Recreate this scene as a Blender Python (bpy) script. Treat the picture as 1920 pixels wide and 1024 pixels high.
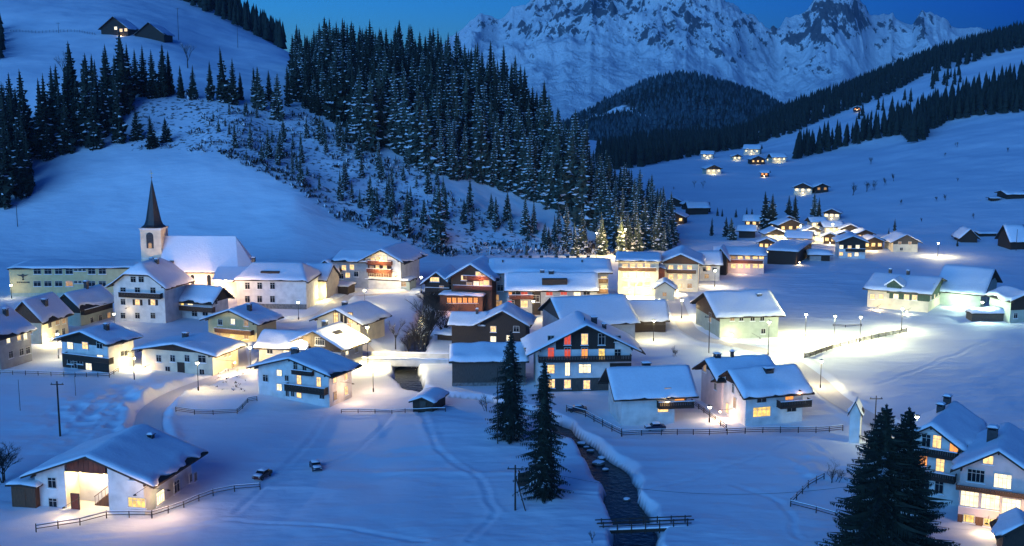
import bpy, bmesh, math, random
import numpy as np
from mathutils import Vector, Matrix

random.seed(7)
rng = np.random.default_rng(7)
for o in list(bpy.data.objects):
    bpy.data.objects.remove(o)
SC = bpy.context.scene
COL = SC.collection

# ------------------------------------------------------------------ camera
CAMH = 53.0
F = 2200.0                      # focal length in photo pixels (1920 wide)
TH = math.atan((512 - 165) / F)  # pitch below the horizon
CT, ST = math.cos(TH), math.sin(TH)
cam_d = bpy.data.cameras.new('camera')
cam = bpy.data.objects.new('camera', cam_d)
COL.objects.link(cam)
cam_d.sensor_width = 36.0
cam_d.lens = 36.0 * F / 1920.0
cam_d.clip_start = 1.0
cam_d.clip_end = 30000.0
cam.location = (0, 0, CAMH)
cam.rotation_euler = (math.pi / 2 - TH, 0, 0)
SC.camera = cam

# ------------------------------------------------------------------ sky, twilight, exposure
world = bpy.data.worlds.new('World')
SC.world = world
world.use_nodes = True
nt = world.node_tree
nt.nodes.clear()
w_out = nt.nodes.new('ShaderNodeOutputWorld')
w_bg = nt.nodes.new('ShaderNodeBackground')
w_sky = nt.nodes.new('ShaderNodeTexSky')
w_sky.sky_type = 'NISHITA'
w_sky.sun_disc = False
w_sky.sun_elevation = math.radians(4.0)
w_sky.sun_rotation = math.radians(200.0)   # the sun has set behind the viewer, over the left shoulder
w_sky.altitude = 1200
w_sky.ozone_density = 6.0
w_sky.dust_density = 0.3
w_tc = nt.nodes.new('ShaderNodeTexCoord')
w_sep = nt.nodes.new('ShaderNodeSeparateXYZ')
nt.links.new(w_tc.outputs['Generated'], w_sep.inputs[0])
w_map = nt.nodes.new('ShaderNodeMapRange')
w_map.inputs['From Min'].default_value = -0.25
w_map.inputs['From Max'].default_value = 0.42
nt.links.new(w_sep.outputs[0], w_map.inputs[0])
w_tint = nt.nodes.new('ShaderNodeMix')      # film balanced for lamp light turns dusk blue, deeper away from the sunset
w_tint.data_type = 'RGBA'
w_tint.inputs[6].default_value = (1.0, 1.52, 1.98, 1)
w_tint.inputs[7].default_value = (0.01, 0.22, 0.90, 1)
nt.links.new(w_map.outputs[0], w_tint.inputs[0])
w_mix = nt.nodes.new('ShaderNodeMix')
w_mix.data_type = 'RGBA'
w_mix.blend_type = 'MULTIPLY'
w_mix.inputs[0].default_value = 1.0
nt.links.new(w_sky.outputs[0], w_mix.inputs[6])
nt.links.new(w_tint.outputs[2], w_mix.inputs[7])
nt.links.new(w_mix.outputs[2], w_bg.inputs[0])
w_bg.inputs[1].default_value = 0.15
nt.links.new(w_bg.outputs[0], w_out.inputs[0])

sun_d = bpy.data.lights.new('twilight', 'SUN')
sun_d.energy = 2.25
sun_d.angle = math.radians(48)
sun_d.color = (0.14, 0.46, 1.0)
sun = bpy.data.objects.new('twilight', sun_d)
COL.objects.link(sun)
sun.rotation_euler = (math.radians(72), 0, math.radians(-30))  # last glow of the western sky
SC.view_settings.view_transform = 'Standard'
SC.view_settings.look = 'None'
SC.view_settings.exposure = 0.06
SC.view_settings.gamma = 1.0
SC.render.engine = 'CYCLES'
SC.cycles.use_denoising = True
SC.cycles.max_bounces = 5
SC.cycles.diffuse_bounces = 3
SC.cycles.glossy_bounces = 2
SC.cycles.transmission_bounces = 2
SC.cycles.transparent_max_bounces = 4
SC.cycles.volume_bounces = 0
SC.cycles.caustics_reflective = False
SC.cycles.caustics_refractive = False
SC.cycles.sample_clamp_indirect = 4.0
SC.cycles.use_light_tree = True

# ------------------------------------------------------------------ materials
MATS = {}
def nodes_of(name):
    m = bpy.data.materials.new(name)
    m.use_nodes = True
    t = m.node_tree
    b = t.nodes['Principled BSDF']
    MATS[name] = m
    return m, t, b

def N(t, kind, **kw):
    n = t.nodes.new(kind)
    for k, v in kw.items():
        if isinstance(v, tuple) or k in n.inputs:
            n.inputs[k].default_value = v
        else:
            setattr(n, k, v)
    return n

def ramp(t, src, stops):
    r = t.nodes.new('ShaderNodeValToRGB')
    e = r.color_ramp.elements
    while len(e) < len(stops):
        e.new(0.5)
    for i, (p, c) in enumerate(stops):
        e[i].position = p
        e[i].color = (c, c, c, 1) if not isinstance(c, tuple) else c + (1,)
    t.links.new(src, r.inputs[0])
    return r

def mat(name, col, col2=None, rough=0.8, scale=3.0, stretch=(1, 1, 1), bump=0.0, detail=6, metallic=0.0, lo=0.35, hi=0.65):
    """procedural surface: two tones mixed by fractal noise, plus bump"""
    m, t, b = nodes_of(name)
    col2 = col2 or tuple(c * 0.72 for c in col)
    tc = N(t, 'ShaderNodeTexCoord')
    mp = N(t, 'ShaderNodeMapping')
    mp.inputs['Scale'].default_value = stretch
    t.links.new(tc.outputs['Object'], mp.inputs[0])
    nz = N(t, 'ShaderNodeTexNoise')
    nz.inputs['Scale'].default_value = scale
    nz.inputs['Detail'].default_value = detail
    t.links.new(mp.outputs[0], nz.inputs[0])
    r = ramp(t, nz.outputs[0], [(lo, col), (hi, col2)])
    t.links.new(r.outputs[0], b.inputs['Base Color'])
    b.inputs['Roughness'].default_value = rough
    b.inputs['Metallic'].default_value = metallic
    if bump:
        bp = N(t, 'ShaderNodeBump')
        bp.inputs['Strength'].default_value = bump
        bp.inputs['Distance'].default_value = 0.05
        t.links.new(nz.outputs[0], bp.inputs['Height'])
        t.links.new(bp.outputs[0], b.inputs['Normal'])
    return m

def glow(name, col, strength, vary=0.62, scale=1.7):
    """a lit window: uneven emission (curtains, lamps inside)"""
    m, t, b = nodes_of(name)
    tc = N(t, 'ShaderNodeTexCoord')
    nz = N(t, 'ShaderNodeTexNoise')
    nz.inputs['Scale'].default_value = scale
    nz.inputs['Detail'].default_value = 4
    t.links.new(tc.outputs['Object'], nz.inputs[0])
    r = ramp(t, nz.outputs[0], [(0.3, strength * (1 - vary)), (0.7, strength)])
    r.color_ramp.elements[0].color = (1 - vary, 1 - vary, 1 - vary, 1)
    r.color_ramp.elements[1].color = (1, 1, 1, 1)
    mu = N(t, 'ShaderNodeMath', operation='MULTIPLY')
    mu.inputs[1].default_value = strength
    t.links.new(r.outputs[0], mu.inputs[0])
    b.inputs['Base Color'].default_value = (0.02, 0.02, 0.02, 1)
    b.inputs['Emission Color'].default_value = col + (1,)
    t.links.new(mu.outputs[0], b.inputs['Emission Strength'])
    b.inputs['Roughness'].default_value = 0.3
    return m

mat('plaster_white', (0.74, 0.72, 0.67), (0.50, 0.48, 0.44), scale=0.6, lo=0.4, hi=0.8, bump=0.1, rough=0.9)
mat('plaster_cream', (0.70, 0.62, 0.45), (0.50, 0.43, 0.31), scale=0.6, lo=0.4, hi=0.8, bump=0.1, rough=0.9)
mat('plaster_yellow', (0.66, 0.54, 0.27), (0.57, 0.45, 0.22), scale=0.8, bump=0.1, rough=0.9)
mat('plaster_green', (0.44, 0.48, 0.38), (0.36, 0.40, 0.31), scale=0.8, bump=0.1, rough=0.9)
mat('plaster_grey', (0.42, 0.42, 0.41), (0.33, 0.33, 0.32), scale=0.8, bump=0.1, rough=0.9)
mat('plaster_rose', (0.70, 0.56, 0.52), (0.60, 0.48, 0.44), scale=0.8, bump=0.1, rough=0.9)
mat('wood_dark', (0.045, 0.028, 0.018), (0.022, 0.014, 0.010), scale=2.5, stretch=(6, 6, 0.6), bump=0.4, rough=0.8)
mat('wood_brown', (0.15, 0.065, 0.028), (0.08, 0.035, 0.015), scale=2.5, stretch=(6, 6, 0.6), bump=0.4, rough=0.75)
mat('wood_red', (0.20, 0.05, 0.022), (0.12, 0.03, 0.015), scale=2.5, stretch=(6, 6, 0.6), bump=0.4, rough=0.75)
mat('wood_grey', (0.10, 0.085, 0.07), (0.05, 0.043, 0.036), scale=2.5, stretch=(6, 6, 0.6), bump=0.4, rough=0.85)
mat('wood_green', (0.055, 0.10, 0.06), (0.03, 0.055, 0.035), scale=2.5, stretch=(6, 6, 0.6), bump=0.4, rough=0.8)
mat('stone', (0.24, 0.23, 0.21), (0.12, 0.115, 0.105), scale=2.2, bump=0.8, rough=0.95)
mat('slate', (0.035, 0.035, 0.038), (0.018, 0.018, 0.02), scale=3, bump=0.3, rough=0.55)
mat('metal_dark', (0.05, 0.05, 0.05), (0.03, 0.03, 0.03), rough=0.5, metallic=0.6)
mat('window_frame', (0.60, 0.57, 0.50), (0.52, 0.49, 0.43), rough=0.6)
mat('window_frame_dark', (0.06, 0.035, 0.02), (0.04, 0.025, 0.015), rough=0.6)
mat('bark', (0.05, 0.038, 0.028), (0.022, 0.017, 0.013), scale=4, stretch=(3, 3, 0.6), bump=0.7, rough=0.95)
mat('twig', (0.045, 0.036, 0.030), (0.025, 0.02, 0.017), scale=4, rough=0.95)
mat('needles_dark', (0.016, 0.026, 0.016), (0.007, 0.012, 0.008), scale=1.2, rough=0.9)
mat('needles_frosted', (0.055, 0.080, 0.060), (0.018, 0.028, 0.020), scale=0.9, rough=0.9, lo=0.4, hi=0.6)
mat('needles_snowy_hazed', (0.075, 0.125, 0.145), (0.028, 0.05, 0.058), scale=0.05, rough=0.9)  # snow-dusted needles, with the blue of distance haze mixed into their colour
mat('car_paint', (0.09, 0.02, 0.018), (0.07, 0.016, 0.014), rough=0.3)
mat('car_paint_blue', (0.02, 0.03, 0.06), (0.016, 0.024, 0.05), rough=0.3)
mat('rubber', (0.015, 0.015, 0.015), rough=0.9)
mat('red_paint', (0.32, 0.03, 0.02), (0.25, 0.025, 0.018), rough=0.6)
mat('sheet_steel', (0.26, 0.24, 0.20), (0.2, 0.18, 0.15), rough=0.6, metallic=0.2)
mat('gold', (0.55, 0.38, 0.10), rough=0.4, metallic=0.9)
m, t, b = nodes_of('glass_dark')
b.inputs['Base Color'].default_value = (0.012, 0.014, 0.018, 1)
b.inputs['Roughness'].default_value = 0.12
b.inputs['Specular IOR Level'].default_value = 0.35
glow('glow_warm', (1.0, 0.62, 0.24), 2.1)
glow('glow_white', (1.0, 0.82, 0.50), 2.2, 0.45)
glow('glow_yellow', (1.0, 0.66, 0.17), 1.7)
glow('glow_dim', (1.0, 0.55, 0.20), 0.7, 0.7)
glow('glow_red', (1.0, 0.12, 0.06), 0.85, 0.35)
glow('glow_orange', (1.0, 0.36, 0.08), 1.5, 0.35)
glow('lamp_warm', (1.0, 0.74, 0.40), 30, 0.0)
glow('lamp_white', (0.93, 1.0, 0.80), 30, 0.0)

# soft snow on roofs, cars, rails
def snow_mat(name, bump_dist, scales, tint=(0.86, 0.88, 0.92)):
    m, t, b = nodes_of(name)
    tc = N(t, 'ShaderNodeTexCoord')
    prev = None
    for sc, amp in scales:
        nz = N(t, 'ShaderNodeTexNoise')
        nz.inputs['Scale'].default_value = sc
        nz.inputs['Detail'].default_value = 5
        t.links.new(tc.outputs['Object'], nz.inputs[0])
        bp = N(t, 'ShaderNodeBump')
        bp.inputs['Strength'].default_value = amp
        bp.inputs['Distance'].default_value = bump_dist
        t.links.new(nz.outputs[0], bp.inputs['Height'])
        if prev:
            t.links.new(prev.outputs[0], bp.inputs['Normal'])
        prev = bp
    r = ramp(t, nz.outputs[0], [(0.3, tint), (0.75, tuple(c * 0.93 for c in tint))])
    t.links.new(r.outputs[0], b.inputs['Base Color'])
    t.links.new(prev.outputs[0], b.inputs['Normal'])
    b.inputs['Roughness'].default_value = 0.7
    b.inputs['Specular IOR Level'].default_value = 0.2
    return m
snow_mat('snow', 0.12, [(0.5, 0.5), (2.5, 0.35)])

# ------------------------------------------------------------------ projection helpers (measuring the photograph)
def t_of(py):
    return math.tan(TH + math.atan((py - 512) / F))
def proj(x, y, z):
    dep = y * CT + (CAMH - z) * ST
    return 960 + F * x / dep, 512 + F * ((CAMH - z) * CT - y * ST) / dep
def ray(px, py):
    t = t_of(py)
    return (px - 960) / F * (CT + t * ST), t      # x = a*y, z = CAMH - t*y

# ------------------------------------------------------------------ value noise
_perm = rng.permutation(512)
_val = rng.random(512) * 2 - 1
def vnoise(x, y):
    xi = np.floor(x).astype(int); yi = np.floor(y).astype(int)
    fx = x - xi; fy = y - yi
    fx = fx * fx * fx * (fx * (fx * 6 - 15) + 10); fy = fy * fy * fy * (fy * (fy * 6 - 15) + 10)
    def g(i, j):
        return _val[_perm[(i + _perm[j & 511]) & 511]]
    return (g(xi, yi) * (1 - fx) + g(xi + 1, yi) * fx) * (1 - fy) + (g(xi, yi + 1) * (1 - fx) + g(xi + 1, yi + 1) * fx) * fy
def fbm(x, y, octv=4, gain=0.5):
    s = 0; a = 1.0
    for k in range(octv):
        s = s + a * vnoise(x * 2 ** k + 17.3 * k, y * 2 ** k - 9.1 * k)
        a *= gain
    return s
def ridged(x, y, octv=5, gain=0.5):
    s = 0; a = 1.0; w = 1.0
    for k in range(octv):
        n = 1 - np.abs(vnoise(x * 2 ** k + 31.7 * k, y * 2 ** k + 11.9 * k))
        n = n * n * w
        s = s + a * n
        w = np.clip(n * 1.6, 0, 1)
        a *= gain
    return s

# ------------------------------------------------------------------ terrain: profiles along sight columns (distance, photo row)
COLS = {
    -1500: [(300, None), (340, 470), (430, 250), (520, 100), (650, -60), (900, -250), (1400, -350)],
    -300: [(300, None), (340, 495), (430, 290), (520, 150), (650, 40), (900, -120), (1400, -200)],
    0:   [(305, None), (345, 497), (432, 300), (465, 250), (540, 150), (655, 72), (900, -60), (1400, -100)],
    240: [(310, None), (347, 497), (428, 285), (448, 250), (474, 188), (560, 128), (645, 66), (820, -6), (1000, -60), (1400, -70)],
    430: [(320, None), (350, 497), (420, 292), (448, 240), (480, 192), (560, 140), (690, 92), (800, 50), (960, 20), (1400, 60)],
    540: [(322, None), (350, 497), (410, 330), (440, 285), (482, 210), (560, 158), (700, 104), (800, 88), (900, 95), (1400, 160)],
    640: [(328, None), (352, 500), (396, 398), (432, 310), (474, 235), (545, 170), (610, 150), (700, 170), (1000, 220), (1400, 240)],
    760: [(345, None), (362, 490), (388, 438), (432, 325), (480, 250), (545, 182), (600, 160), (700, 190), (1000, 240), (1400, 250)],
    850: [(365, None), (378, 476), (412, 385), (452, 300), (500, 228), (560, 180), (620, 190), (750, 235), (1000, 260), (1400, 262)],
    950: [(372, None), (382, 472), (412, 410), (450, 330), (490, 258), (530, 215), (590, 245), (700, 300), (1000, 285), (1400, 268)],
    1010: [(376, None), (384, 470), (414, 410), (450, 340), (486, 282), (530, 290), (620, 335), (760, 325), (1000, 290), (1400, 268)],
    1080: [(380, None), (388, 466), (418, 405), (446, 348), (480, 345), (540, 375), (650, 345), (760, 325), (1000, 290), (1400, 265)],
    1150: [(385, None), (392, 464), (418, 418), (440, 392), (470, 400), (520, 398), (650, 348), (780, 321), (1000, 300), (1400, 275)],
    1210: [(390, None), (398, 462), (420, 438), (438, 425), (470, 424), (600, 358), (780, 315), (1000, 300), (1400, 270)],
    1270: [(390, None), (500, 404), (700, 332), (900, 296), (1000, 292), (1400, 270)],
    1400: [(390, None), (500, 402), (700, 330), (900, 288), (1080, 272), (1160, 262), (1300, 252), (1450, 260)],
    1480: [(390, None), (500, 398), (700, 326), (880, 288), (1000, 262), (1100, 246), (1250, 212), (1450, 225)],
    1600: [(390, None), (500, 388), (700, 308), (860, 270), (960, 240), (1120, 198), (1280, 168), (1450, 172)],
    1750: [(380, None), (500, 372), (700, 278), (850, 232), (980, 185), (1120, 142), (1300, 112), (1450, 114)],
    1920: [(370, None), (500, 355), (700, 248), (820, 205), (980, 138), (1150, 88), (1350, 62), (1450, 62)],
    2250: [(360, None), (500, 330), (700, 205), (820, 150), (980, 80), (1150, 30), (1350, 0), (1450, -10)],
    3400: [(350, None), (500, 320), (700, 190), (820, 130), (980, 50), (1150, 0), (1350, -30), (1450, -40)],
}
YT = np.arange(0, 1500.0, 1.0)
def pchip(x, y, xq):
    x = np.array(x, float); y = np.array(y, float)
    h = np.diff(x); d = np.diff(y) / h
    m = np.zeros_like(y)
    for i in range(1, len(x) - 1):
        if d[i - 1] * d[i] > 0:
            w1 = 2 * h[i] + h[i - 1]; w2 = h[i] + 2 * h[i - 1]
            m[i] = (w1 + w2) / (w1 / d[i - 1] + w2 / d[i])
    m[0] = 0; m[-1] = d[-1]
    xq = np.clip(xq, x[0], x[-1])
    k = np.clip(np.searchsorted(x, xq) - 1, 0, len(x) - 2)
    u = (xq - x[k]) / h[k]
    return ((1 + 2 * u) * (1 - u) ** 2) * y[k] + u * (1 - u) ** 2 * h[k] * m[k] + u * u * (3 - 2 * u) * y[k + 1] + u * u * (u - 1) * h[k] * m[k + 1]
_ca, _cz = [], []
for c, pts in sorted(COLS.items()):
    ys = [0]; zs = [0]
    for d, py in pts:
        ys.append(d); zs.append(0 if py is None else CAMH - d * t_of(py))
    _ca.append((c - 960) / F * (CT + 0.07 * ST)); _cz.append(pchip(ys, zs, YT))
_ca = np.array(_ca); _cz = np.array(_cz)
AT = np.linspace(_ca[0], _ca[-1], 900)
_tab = np.empty((len(AT), len(YT)))
for j in range(len(YT)):
    _tab[:, j] = pchip(_ca, _cz[:, j], AT)
_k = np.exp(-0.5 * (np.arange(-7, 8) / 3.2) ** 2); _k /= _k.sum()
_tab = np.apply_along_axis(lambda v: np.convolve(np.pad(v, 7, mode='edge'), _k, mode='valid'), 0, _tab)

def ground_at(px, py, z=0.0):
    a, t = ray(px, py)
    y = (CAMH - z) / t
    return a * y, y
def line_px(pts, z=0.0):
    return np.array([ground_at(*p, z) for p in pts])

RIVER = line_px([(815, 545), (800, 590), (786, 630), (770, 668), (764, 700), (774, 726), (830, 738), (905, 748), (985, 768),
                 (1045, 790), (1082, 818), (1110, 842), (1130, 862), (1148, 890), (1168, 918), (1188, 950), (1196, 985), (1200, 1024), (1206, 1080), (1215, 1160)])
RIVER_W = np.array([3, 3, 3, 3.2, 3.2, 2.6, 2.0, 1.8, 2.0, 2.4, 2.6, 3.0, 3.3, 3.6, 4.0, 4.2, 4.2, 4.4, 4.6, 4.8]) * 0.5
def polydist(x, y, pl, wd=None):
    best = np.full(np.shape(x), 1e9); bw = np.zeros(np.shape(x))
    for i in range(len(pl) - 1):
        ax, ay = pl[i]; bx, by = pl[i + 1]
        dx, dy = bx - ax, by - ay
        u = np.clip(((x - ax) * dx + (y - ay) * dy) / (dx * dx + dy * dy), 0, 1)
        d = np.hypot(x - ax - u * dx, y - ay - u * dy)
        if wd is not None:
            w = wd[i] + (wd[i + 1] - wd[i]) * u
            bw = np.where(d < best, w, bw)
        best = np.minimum(best, d)
    return (best, bw) if wd is not None else best
ROADS = {
    'village_road': (line_px([(300, 862), (276, 800), (282, 770), (318, 744), (365, 724), (425, 704), (470, 690), (560, 676), (640, 668), (690, 668), (830, 668), (870, 674)]), 4.2),
    'field_road': (line_px([(1262, 552), (1275, 590), (1290, 618), (1330, 640), (1400, 650), (1470, 668), (1530, 712), (1562, 745), (1640, 790), (1730, 842), (1830, 905)]), 4.0),
    'hotel_lane': (line_px([(690, 664), (655, 620), (625, 585), (645, 558), (700, 553), (780, 546)]), 3.6),
    'church_lane': (line_px([(640, 560), (600, 592), (540, 604), (470, 596), (440, 625), (450, 690)]), 3.4),
}
ROUGH = [((215, 775), 9, 15, 0.85), ((255, 750), 9, 9, 0.8), ((335, 722), 8, 6, 0.9), ((1560, 880), 6, 7, 0.9), ((440, 715), 7, 5, 0.6), ((1560, 600), 14, 5, 0.3), ((1790, 605), 14, 5, 0.5), ((1320, 650), 12, 6, 0.3)]
TRACKS = [[(1010, 925), (1130, 935), (1300, 900), (1400, 862), (1445, 845), (1500, 818)], [(1560, 860), (1520, 835), (1470, 822)], [(880, 1020), (930, 960), (900, 905), (820, 850), (790, 780)],
          [(620, 775), (560, 850), (500, 905), (440, 960)], [(592, 880), (660, 860), (720, 800), (740, 765)], [(492, 896), (540, 880), (592, 880)], [(150, 1010), (260, 1000), (420, 975), (600, 985), (800, 1015)],
          [(1740, 480), (1600, 500), (1480, 545)], [(1500, 545), (1620, 540), (1700, 572)], [(100, 800), (180, 760), (250, 725)], [(1380, 910), (1460, 940), (1500, 1010)], [(330, 400), (500, 420), (640, 470)], [(60, 440), (240, 360), (420, 320)],
          [(1900, 330), (1700, 360), (1560, 400)], [(1200, 380), (1300, 350), (1420, 300)], [(1850, 640), (1760, 680), (1650, 720)]]
TRACKS = [np.array([ground_at(*p)  for p in tr]) for tr in TRACKS[:11] + TRACKS[15:]]
ROUGH = [(ground_at(*c), rx, ry, a) for c, rx, ry, a in ROUGH]
# mounds and banks: (pixel, radius x, radius y, height)
MOUNDS = [((1080, 840), 3.2, 5, 1.0), ((880, 800), 14, 14, 1.2), ((720, 716), 8, 5, 0.8), ((840, 700), 5, 4, 0.8), ((1250, 668), 10, 7, 1.2),
          ((400, 752), 11, 5, 1.0), ((1450, 700), 7, 6, 0.8), ((620, 800), 12, 10, -0.4), ((1100, 935), 8, 16, 0.5)]
MOUNDS = [(ground_at(*c), rx, ry, h) for c, rx, ry, h in MOUNDS]

def height(x, y):
    x = np.asarray(x, float); y = np.asarray(y, float)
    a = np.clip(x / np.maximum(y, 1), AT[0], AT[-1] - 1e-6)
    ia = (a - AT[0]) / (AT[1] - AT[0]); i0 = np.clip(np.floor(ia).astype(int), 0, len(AT) - 2); fa = ia - i0
    yy = np.clip(y, 0, YT[-1] - 1.001); j0 = np.floor(yy).astype(int); fy = yy - j0
    z = (_tab[i0, j0] * (1 - fy) + _tab[i0, j0 + 1] * fy) * (1 - fa) + (_tab[i0 + 1, j0] * (1 - fy) + _tab[i0 + 1, j0 + 1] * fy) * fa
    hill = np.clip((z - 1.5) / 12, 0, 1) * np.clip((y - 320) / 60, 0, 1)
    z = z + fbm(x / 34, y / 34, 4) * (0.10 + 0.7 * hill) + fbm(x / 7.0, y / 7.0, 3) * 0.10 + ridged(x / 16.0 + 3, y / 5.5, 3) * 0.13 * (0.6 + 0.6 * vnoise(x / 40.0, y / 40.0 + 7)) + fbm(x / 19.0 + 5, y / 15.0, 3) * 0.15 * np.clip(1.2 - y / 420, 0.2, 1)
    far = np.clip((y - 500) / 300, 0, 1)
    z = z + fbm(x / 90, y / 90, 4) * 2.2 * far
    for (cx, cy), rx, ry, am in ROUGH:
        g = np.exp(-((x - cx) / rx) ** 2 - ((y - cy) / ry) ** 2)
        z = z + g * am * (0.25 + ridged(x / 3.0, y / 3.0, 3) * 0.55 - 0.3)
    for (cx, cy), rx, ry, am in MOUNDS:
        z = z + am * np.exp(-((x - cx) / rx) ** 2 - ((y - cy) / ry) ** 2)
    for tr in TRACKS:
        near = (y < 460)
        d = polydist(x + 0.5 * vnoise(x / 5.0, y / 5.0), y + 0.5 * vnoise(x / 5.0 + 9, y / 5.0), tr)
        z = z - near * (0.10 * np.exp(-(d / 0.42) ** 2) * (0.7 + 0.5 * vnoise(x / 0.7, y / 0.7)) - 0.06 * np.exp(-((d - 0.85) / 0.35) ** 2))
    for pl, w in ROADS.values():
        d = polydist(x, y, pl)
        k = np.clip((w * 0.5 + 1.2 - d) / 1.2, 0, 1)
        z = z * (1 - k) + (-0.12) * k + 0.45 * np.exp(-((d - w * 0.5 - 1.5) / 0.9) ** 2) * (0.7 + 0.5 * vnoise(x / 2.5, y / 2.5))
    d, w = polydist(x + 0.9 * vnoise(x / 7.0, y / 7.0), y + 0.9 * vnoise(x / 7.0 + 21, y / 7.0), RIVER, RIVER_W)
    w = w * (1 + 0.28 * vnoise(x / 3.2, y / 3.2)) + 0.12 * vnoise(x / 1.3, y / 1.3)
    bw_ = 1.5 + 0.9 * vnoise(x / 6.0 + 40, y / 6.0)
    k = np.clip((w + bw_ - d) / bw_, 0, 1); k = k * k * (3 - 2 * k)
    z = z * (1 - k) + (-2.3 + 0.25 * vnoise(x / 1.3, y / 1.3)) * k
    return z

def h1(x, y):
    return float(height(np.array([x]), np.array([y]))[0])
_YS = np.concatenate([np.arange(90, 420, 1.0), np.arange(420, 1480, 2.0)])
def at(px, py):
    """the point of the ground seen at a photo pixel"""
    a, t = ray(px, py)
    d = (CAMH - t * _YS) - height(a * _YS, _YS)
    i = np.where(d < 0)[0]
    if len(i) == 0:
        y = 1400.0
    else:
        i = i[0]
        if i == 0:
            y = (CAMH) / t
        else:
            u = d[i - 1] / (d[i - 1] - d[i]); y = _YS[i - 1] + u * (_YS[i] - _YS[i - 1])
    return Vector((a * y, y, h1(a * y, y)))
def scale_at(p):
    return F / (p.y * CT + (CAMH - p.z) * ST)     # photo pixels per metre there

# ------------------------------------------------------------------ mesh helpers
class MB:
    def __init__(s):
        s.v = []; s.f = []; s.m = []
    def add(s, vs, fs, mi=0):
        b = len(s.v); s.v.extend(tuple(v) for v in vs)
        for f in fs:
            s.f.append(tuple(b + i for i in f)); s.m.append(mi)
        return s
    def box(s, x0, x1, y0, y1, z0, z1, mi=0):
        return s.add([(x0, y0, z0), (x1, y0, z0), (x1, y1, z0), (x0, y1, z0), (x0, y0, z1), (x1, y0, z1), (x1, y1, z1), (x0, y1, z1)],
                     [(0, 3, 2, 1), (4, 5, 6, 7), (0, 1, 5, 4), (1, 2, 6, 5), (2, 3, 7, 6), (3, 0, 4, 7)], mi)
    def bar(s, p, q, r, n=5, r2=None, mi=0):
        p = Vector(p); q = Vector(q); d = (q - p)
        if d.length < 1e-6: return s
        d.normalize(); u = d.orthogonal().normalized(); w = d.cross(u); r2 = r if r2 is None else r2
        vs = []
        for c, rr in ((p, r), (q, r2)):
            for k in range(n):
                a = 2 * math.pi * k / n
                vs.append(c + (u * math.cos(a) + w * math.sin(a)) * rr)
        fs = [(k, (k + 1) % n, n + (k + 1) % n, n + k) for k in range(n)] + [tuple(range(n - 1, -1, -1)), tuple(range(n, 2 * n))]
        return s.add(vs, fs, mi)
    def lathe(s, prof, n=12, c=(0, 0, 0), mi=0):
        vs = []; fs = []
        for r, z in prof:
            for k in range(n):
                a = 2 * math.pi * k / n
                vs.append((c[0] + r * math.cos(a), c[1] + r * math.sin(a), c[2] + z))
        for i in range(len(prof) - 1):
            for k in range(n):
                fs.append((i * n + k, i * n + (k + 1) % n, (i + 1) * n + (k + 1) % n, (i + 1) * n + k))
        fs.append(tuple(range(n - 1, -1, -1))); fs.append(tuple((len(prof) - 1) * n + k for k in range(n)))
        return s.add(vs, fs, mi)
    def prism(s, poly, axis, a0, a1, mi=0):
        """poly in (p, z); axis 'y' extrudes (p=x), axis 'x' extrudes (p=y)"""
        n = len(poly)
        mk = (lambda p, z, q: (p, q, z)) if axis == 'y' else (lambda p, z, q: (q, p, z))
        vs = [mk(p, z, a0) for p, z in poly] + [mk(p, z, a1) for p, z in poly]
        fs = [tuple(range(n)), tuple(range(2 * n - 1, n - 1, -1))] + [(k, n + k, n + (k + 1) % n, (k + 1) % n) for k in range(n)]
        return s.add(vs, fs, mi)
    def mesh(s, name, mats, smooth=False):
        me = bpy.data.meshes.new(name)
        me.from_pydata(s.v, [], s.f)
        for m in (mats if isinstance(mats, (list, tuple)) else [mats]):
            me.materials.append(MATS[m])
        if any(s.m): me.polygons.foreach_set('material_index', s.m)
        if smooth: me.polygons.foreach_set('use_smooth', [True] * len(s.f))
        bm = bmesh.new(); bm.from_mesh(me); bmesh.ops.recalc_face_normals(bm, faces=bm.faces); bm.to_mesh(me); bm.free()
        me.update()
        return me
    def build(s, name, mats, parent=None, smooth=False):
        return link(name, s.mesh(name, mats, smooth), parent)
def link(name, me, parent=None):
    o = bpy.data.objects.new(name, me); COL.objects.link(o)
    if parent is not None: o.parent = parent
    return o
def tag(o, label=None, cat=None, group=None, kind=None):
    for k, v in (('label', label), ('category', cat), ('group', group), ('kind', kind)):
        if v: o[k] = v
    return o
def thing(name, loc, rz, label, cat, group=None):
    o = bpy.data.objects.new(name, None); COL.objects.link(o)
    o.empty_display_size = 0.5
    o.location = loc; o.rotation_euler = (0, 0, rz)
    return tag(o, label, cat, group)
def raw_mesh(name, v, f, mats, smooth=True, mi=None):
    me = bpy.data.meshes.new(name)
    v = np.asarray(v, np.float32); f = np.asarray(f, np.int32)
    me.vertices.add(len(v)); me.vertices.foreach_set('co', v.ravel())
    n = f.shape[1]
    me.loops.add(f.size); me.loops.foreach_set('vertex_index', f.ravel())
    me.polygons.add(len(f)); me.polygons.foreach_set('loop_start', np.arange(0, f.size, n, dtype=np.int32))
    me.polygons.foreach_set('loop_total', np.full(len(f), n, np.int32))
    if smooth: me.polygons.foreach_set('use_smooth', np.ones(len(f), bool))
    for m in mats: me.materials.append(MATS[m])
    if mi is not None: me.polygons.foreach_set('material_index', np.asarray(mi, np.int32))
    me.update(calc_edges=True); me.validate()
    return me
def grid_faces(n, m):
    i = np.arange(n - 1)[:, None] * m + np.arange(m - 1)[None, :]
    i = i.ravel()
    return np.stack([i, i + 1, i + m + 1, i + m], 1)
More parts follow.
